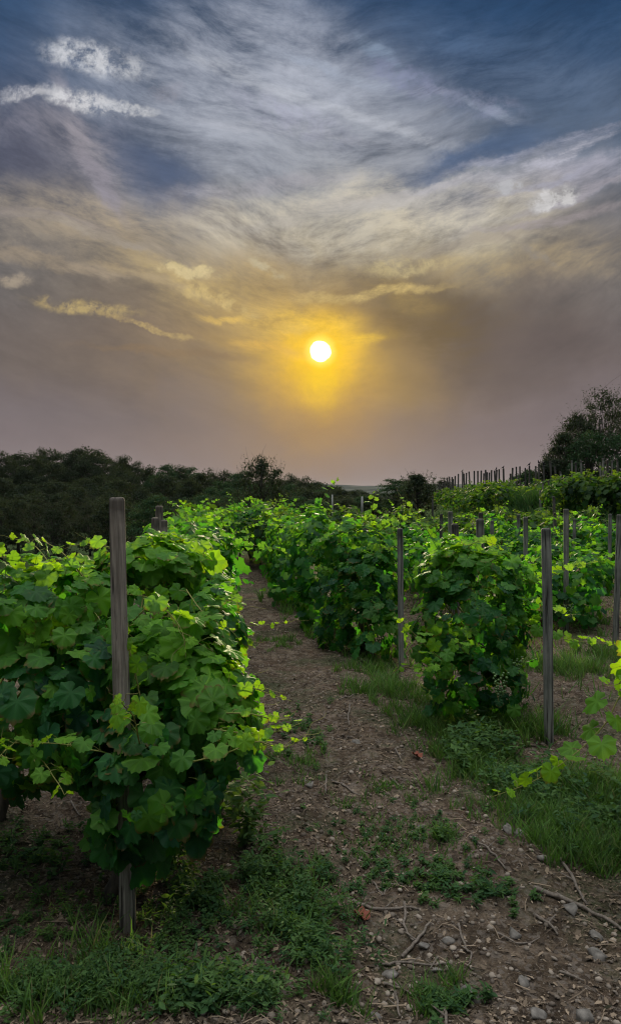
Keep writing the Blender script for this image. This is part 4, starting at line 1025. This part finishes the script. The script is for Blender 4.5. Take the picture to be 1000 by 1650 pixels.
def weed_into(mb, x, y, h, spread, stems, per, ls):
    tp = L_OVAL if rng.random() < .55 else L_SLIM
    base = np.array([x, y, float(HM(x, y))])
    P_, N_, T_, S_ = [], [], [], []
    for s in range(stems):
        a = rng.uniform(0, 6.28); e = base + np.array([math.cos(a) * spread * rng.uniform(.2, 1), math.sin(a) * spread * rng.uniform(.2, 1), h * rng.uniform(.5, 1.1)])
        for i in range(per):
            w = (i + .7) / per; p = base * (1 - w) + e * w + np.array([0, 0, h * .15 * math.sin(w * 3)]); d = rng.normal(0, 1, 3); d[2] = abs(d[2]) * .4
            P_.append(p); T_.append(d); N_.append(np.array([0, 0, 1.]) + rng.normal(0, .4, 3)); S_.append(ls * rng.uniform(.6, 1.3))
    mb.inst(tp, frames(np.array(N_), np.array(T_), np.array(S_) * (1 if tp is L_OVAL else 1.35)), np.array(P_), np.clip(rng.random() * .5 + rng.normal(0, .1, len(P_)), 0, 1))
wm = MB()
for px, py, rx, ry, n, h, ls in [(470, 1480, 80, 60, 52, .10, .022), (430, 1430, 50, 26, 26, .10, .026), (510, 1560, 55, 50, 36, .09, .02), (240, 1590, 150, 44, 120, .07, .017), (80, 1605, 130, 40, 120, .08, .018), (120, 1480, 170, 70, 110, .035, .014), (300, 1510, 70, 40, 50, .045, .016), (470, 1500, 90, 70, 60, .06, .015), (420, 1620, 90, 30, 50, .06, .015), (900, 1300, 110, 40, 70, .07, .02), (960, 1370, 70, 30, 40, .06, .02),
        (640, 1345, 130, 50, 80, .022, .014), (560, 1420, 110, 50, 50, .022, .014), (780, 1215, 50, 20, 40, .16, .04), (850, 1270, 80, 30, 50, .13, .035), (300, 1450, 80, 40, 40, .07, .028), (700, 1420, 70, 30, 40, .04, .022),
        (720, 1600, 60, 30, 30, .04, .022), (60, 1380, 110, 60, 40, .05, .025), (960, 1330, 80, 36, 40, .1, .035), (480, 1180, 50, 40, 40, .05, .022), (330, 1620, 100, 26, 40, .09, .028), (800, 1440, 60, 30, 16, .03, .02)]:
    x, y = patch(px, py, rx, ry, n)
    for a, b in zip(x, y): weed_into(wm, a, b, h * rng.uniform(.6, 1.3), h * .7, 5, 7, ls)
tag(wm.build('weeds', M_WEED, None, True), 'low broad-leaved weeds scattered over the path edges and foreground', 'weeds', kind='stuff')
for px, py, h, sp, st, ls, lb in [(395, 1370, .36, .17, 30, .050, 'leafy dark weed at the foot of the left vine by the path'), (360, 1330, .34, .15, 26, .048, 'tall leafy weed under the left vine shoots'),
        (430, 1400, .16, .12, 20, .032, 'bright low weed at the left edge of the path'), (712, 1366, .07, .06, 14, .022, 'tiny bright green seedling clump in the middle of the path'), (790, 1440, .06, .08, 12, .03, 'flat grey-green weed right of the seedling clump'),
        (285, 1395, .13, .08, 14, .04, 'pale green weed right of the tall post foot'), (775, 1195, .2, .15, 22, .045, 'dark weed under the bushy vine on the right'), (740, 1245, .15, .13, 22, .04, 'bluish leafy weed at the right edge of the path')]:
    c = G(px, py); mb = MB(); weed_into(mb, c[0], c[1], h, sp, st, 9, ls); o = shift(mb, c).build('weed_plant', M_WEED, None, True); o.location = c.tolist(); tag(o, lb, 'weed', 'single weeds by the path')

# litter: chips of bark, dead leaf bits, small stones, all loose on the soil
def litter():
    mb = MB(); n = 90000
    D = 2.0 + rng.random(n) ** 1.7 * 13; px = rng.uniform(-60, 1080, n); x = (px - 500) / F * D; y = D
    dens = vnoise(x * 1.3, y * 1.3, 11) * .6 + vnoise(x * 5, y * 5, 12) * .4; kp = rng.random(n) < np.clip((dens - .24) * 3.6, .15, 1)
    x, y = x[kp], y[kp]; n = len(x); z = HM(x, y) + rng.uniform(.001, .008, n)
    V = np.array([[-.5, -.2, 0], [.1, -.32, .12], [.55, .02, 0], [.1, .3, .1], [-.4, .22, -.02]])
    s = (.005 + .022 * rng.random(n) ** 2.6) * (1 + .05 * y)
    M_ = frames(np.array([0, 0, 1.]) + rng.normal(0, .45, (n, 3)), rng.normal(size=(n, 3)) * (1, 1, .2), s)
    M_[:, :, 1] *= rng.uniform(.3, 1, n)[:, None]
    mb.inst((V, [(0, 1, 2, 3, 4)], np.zeros((5, 2))), M_, np.stack([x, y, z], 1), (rng.random(n) < .3) * rng.random(n))
    # thin sticks and stalks
    n = 3600; D = 2.0 + rng.random(n) ** 1.6 * 10; px = rng.uniform(-60, 1080, n); x = (px - 500) / F * D; y = D
    z = HM(x, y) + .006; a = rng.uniform(0, 6.28, n); L_ = .02 + .07 * rng.random(n) ** 2
    V = np.array([[-.5, 0, .0], [0, .06, .05], [.5, -.02, 0], [.5, .015, 0], [0, .105, .05], [-.5, .04, 0], [-.5, .02, .035], [0, .082, .085], [.5, .0, .03]])
    M_ = np.stack([np.stack([np.cos(a), np.sin(a), rng.normal(0, .12, n)], 1), np.stack([-np.sin(a), np.cos(a), np.zeros(n)], 1), np.tile([0, 0, 1.], (n, 1))], 2) * L_[:, None, None]
    mb.inst((V, [(0, 1, 7, 6), (1, 2, 8, 7), (6, 7, 4, 5), (7, 8, 3, 4)], np.zeros((9, 2))), M_, np.stack([x, y, z], 1), (rng.random(n) < .2) * .7)
    tag(mb.build('leaf_litter', M_LITTER, None, False), 'dry litter of bark chips and stalks strewn over the soil', 'leaf litter', kind='stuff')
litter()
def gravel():
    mb = MB(); n = 11000; D = 2.0 + rng.random(n) ** 1.6 * 9; px = rng.uniform(200, 1080, n); x = (px - 500) / F * D; y = D
    kp = vnoise(x * 1.6 + 4, y * 1.6, 21) > .40; x, y = x[kp], y[kp]; n = len(x); s = .003 + .012 * rng.random(n) ** 3.5
    z = HM(x, y) + s * .2; M_ = frames(rng.normal(size=(n, 3)), rng.normal(size=(n, 3)), s); M_ = M_ * rng.uniform(.45, 1.25, (n, 1, 3)); M_[:, 2, :] *= .7
    mb.inst((ICO_V[:12], [f for f in ico0()], np.zeros((12, 2))), M_, np.stack([x, y, z], 1))
    tag(mb.build('gravel', M_GRAV, None, False), 'small angular gravel scattered over the path', 'gravel', kind='stuff')
def ico0():
    return [(0, 11, 5), (0, 5, 1), (0, 1, 7), (0, 7, 10), (0, 10, 11), (1, 5, 9), (5, 11, 4), (11, 10, 2), (10, 7, 6), (7, 1, 8), (3, 9, 4), (3, 4, 2), (3, 2, 6), (3, 6, 8), (3, 8, 9), (4, 9, 5), (2, 4, 11), (6, 2, 10), (8, 6, 7), (9, 8, 1)]
M_GRAV = leaf_mat('gravel', (0.09, 0.068, 0.052), (0.36, 0.295, 0.235), (.3, .3, .3), (.1, .1, .1), (.1, .1, .1), tw=0.0, rough=.85)
gravel()

# twigs and stones that can be told apart
TW = [([(565, 1450), (620, 1456), (675, 1454)], .007, 'dark thick twig lying across the middle of the path'), ([(652, 1451), (651, 1485), (665, 1507)], .006, 'pale upright twig leading into the small twig pile'),
      ([(647, 1525), (670, 1507), (692, 1485)], .007, 'thick short twig crossing the small twig pile'), ([(616, 1539), (665, 1541), (725, 1539)], .005, 'straight twig lying below the small twig pile'),
      ([(737, 1487), (750, 1517), (760, 1530), (754, 1552)], .005, 'pale bent twig right of the small twig pile'), ([(617, 1578), (645, 1581), (665, 1592)], .005, 'curved twig below the straight twig'),
      ([(710, 1606), (722, 1652)], .007, 'pale stick at the bottom edge of the photo'), ([(860, 1432), (925, 1450), (1005, 1484)], .010, 'long dark stick at the right edge of the path'),
      ([(902, 1379), (925, 1415), (945, 1450)], .008, 'grey stick running down to the long dark stick'), ([(900, 1335), (880, 1355), (867, 1370)], .006, 'short twig below the right-hand grass'),
      ([(580, 1370), (602, 1381), (625, 1395)], .004, 'thin pale twig curving in the mossy middle of the path'), ([(602, 1420), (616, 1436), (625, 1422), (650, 1422)], .004, 'forked pale twig above the dark thick twig'),
      ([(862, 1462), (897, 1495)], .007, 'dark stub below the long dark stick'), ([(755, 1367), (785, 1380), (815, 1405)], .006, 'dark twig right of the bright seedling clump'),
      ([(705, 1530), (692, 1552)], .004, 'tiny twig between two pale stones'), ([(637, 1590), (642, 1628)], .005, 'forked twig pointing down near the bottom of the path'),
      ([(526, 1246), (524, 1283)], .006, 'short upright-lying twig in the middle distance of the path'), ([(534, 1256), (578, 1281)], .006, 'dark twig beside the bare patch of the path'),
      ([(564, 1142), (560, 1160), (562, 1176)], .007, 'dark stub twig farther up the path'), ([(636, 1211), (647, 1228)], .006, 'pale twig near the right side of the path'),
      ([(628, 1260), (652, 1278)], .005, 'grey twig below the right side of the path bend'), ([(546, 1137), (575, 1124)], .005, 'grey twig across the upper path'),
      ([(345, 1557), (390, 1556)], .005, 'pale twig on the litter right of the tall post foot'), ([(715, 1162), (755, 1180)], .008, 'pale stick leaning under the bushy vine'),
      ([(520, 1026), (560, 1050), (606, 1084)], .006, 'long thin cane lying along the foot of the path-side row'), ([(255, 1455), (290, 1470), (310, 1490)], .005, 'thin curved twig right of the tall post'),
      ([(115, 1300), (130, 1318)], .005, 'short twig under the left vine'), ([(800, 1500), (830, 1515), (870, 1508)], .004, 'fine twig on the stony ground at right'), ([(900, 1560), (940, 1575)], .005, 'twig right of the pale block stone')]
for pts, r, lb in TW:
    g = np.array([G(a, b) for a, b in pts]); g[:, 2] += r * 1.1 + .004; o0 = g[0].copy()
    tt = np.linspace(0, len(g) - 1, 5 * (len(g) - 1) + 1); gp = np.stack([np.interp(tt, range(len(g)), g[:, i]) for i in range(3)], 1)
    gp[:, 2] = HM(gp[:, 0], gp[:, 1]) + r * .9 + .004; gp += rng.normal(0, r * .35, gp.shape) * (1, 1, .4)
    mb = MB(); mb.tube(gp - o0, np.linspace(r, r * .6, len(gp)), 7)
    k = len(gp) // 2; e = gp[k] - o0 + np.array([rng.choice([-1, 1]) * r * 6, r * 6, r * 1.5]); mb.tube([gp[k] - o0, e], [r * .6, r * .25], 5)
    ob = mb.build('fallen_twig', M_TWIG, None, True); ob.location = o0.tolist(); tag(ob, lb, 'twig', 'twigs lying on the path')
STN = [(965, 1530, 15, 'pale blocky stone near the right edge'), (762, 1592, 13, 'pale three-cornered stone low in the middle of the path'), (820, 1342, 10, 'rounded grey stone below the right-hand grass'),
       (837, 1350, 9, 'rounded grey stone touching its twin by the grass'), (626, 1557, 10, 'dull flat stone below the twig pile'), (685, 1510, 7, 'bluish pale stone beside the twig pile'), (702, 1552, 7, 'small pale stone below the bluish one'),
       (917, 1460, 12, 'flat brown stone half buried beside the long stick'), (942, 1640, 15, 'flat stone in the bottom right corner'), (865, 1632, 11, 'flat tilted stone left of the corner stone'), (827, 1492, 10, 'dark stone in the middle of the right rut'),
       (870, 1385, 7, 'small pebble under the short twig'), (676, 1335, 8, 'pale stone on the mossy part of the path'), (500, 1270, 7, 'pale stone beside the upright-lying twig'), (488, 1262, 6, 'small stone left of the pale one in the upper path'),
       (575, 1200, 7, 'thin pale stone on the upper path'), (720, 1502, 8, 'grey stone right of the twig pile'), (960, 1495, 9, 'reddish stone above the pale blocky stone'), (845, 1570, 8, 'reddish pebble between the two largest stones'), (600, 1630, 9, 'brown stone at the bottom edge beside the weeds')]
for i, (px, py, rp, lb) in enumerate(STN):
    c = G(px, py); s = rp * c[1] / F * 1.15; d = ICO_V
    r_ = 1 + .5 * (vnoise(d[:, 0] * 1.7 + i * 3, d[:, 1] * 1.7 + d[:, 2] * 1.3, 7) - .5) + rng.normal(0, .05, len(d))
    V = d * r_[:, None]
    for _ in range(9):                                   # broken faces
        pn = rng.normal(size=3); pn /= np.linalg.norm(pn); pd = rng.uniform(.34, .66); q = V @ pn; V = V - np.maximum(q - pd, 0)[:, None] * pn
    V = V * np.array([1.7, 1.25, .8]) * s
    mb = MB(); mb.raw(V, ICO_F); o = mb.build('stone', M_STONE, None, False); o.location = (c[0], c[1], c[2] + s * .18); o.rotation_euler = (random.uniform(-.3, .3), random.uniform(-.3, .3), random.uniform(0, 6)); tag(o, lb, 'stone', 'stones on the path')
m, T = new_mat('red dead leaf'); out(T, princ(T, (0.20, 0.05, 0.025, 1), .7)); M_RED = m
for px, py, lb in [(583, 1480, 'curled rust-red dead leaf on the path by the weeds'), (672, 1225, 'brown dead leaf at the right edge of the upper path')]:
    c = G(px, py); mb = MB(); V, fs, uv = L_HI; V2 = V.copy(); V2[:, 2] += 1.6 * V[:, 0] ** 2 + .8 * V[:, 1] ** 2
    mb.raw(V2 * .09, fs); o = mb.build('dead_leaf', M_RED, None, True); o.location = (c[0], c[1], c[2] + .012); o.rotation_euler = (.3, .2, 1); tag(o, lb, 'dead leaf')

# ------------------------------------------------------------------ the air
def haze():
    x0, x1, y0, y1, z0, z1 = -6040, 6040, -340, 9040, -22, 70
    mb = MB(); mb.raw([(x, y, z) for z in (z0, z1) for y in (y0, y1) for x in (x0, x1)], [(0, 2, 3, 1), (4, 5, 7, 6), (0, 1, 5, 4), (2, 6, 7, 3), (0, 4, 6, 2), (1, 3, 7, 5)])
    m, T = new_mat('haze'); v = T.node('ShaderNodeVolumePrincipled'); v.inputs['Color'].default_value = (.9, .9, .95, 1)
    v.inputs['Density'].default_value = 2.5e-5; v.inputs['Anisotropy'].default_value = 0.0
    T.l.new(v.outputs[0], T.node('ShaderNodeOutputMaterial').inputs['Volume'])
    o = mb.build('haze', m); tag(o, kind='stuff')
haze()
print('objects', len(bpy.data.objects))
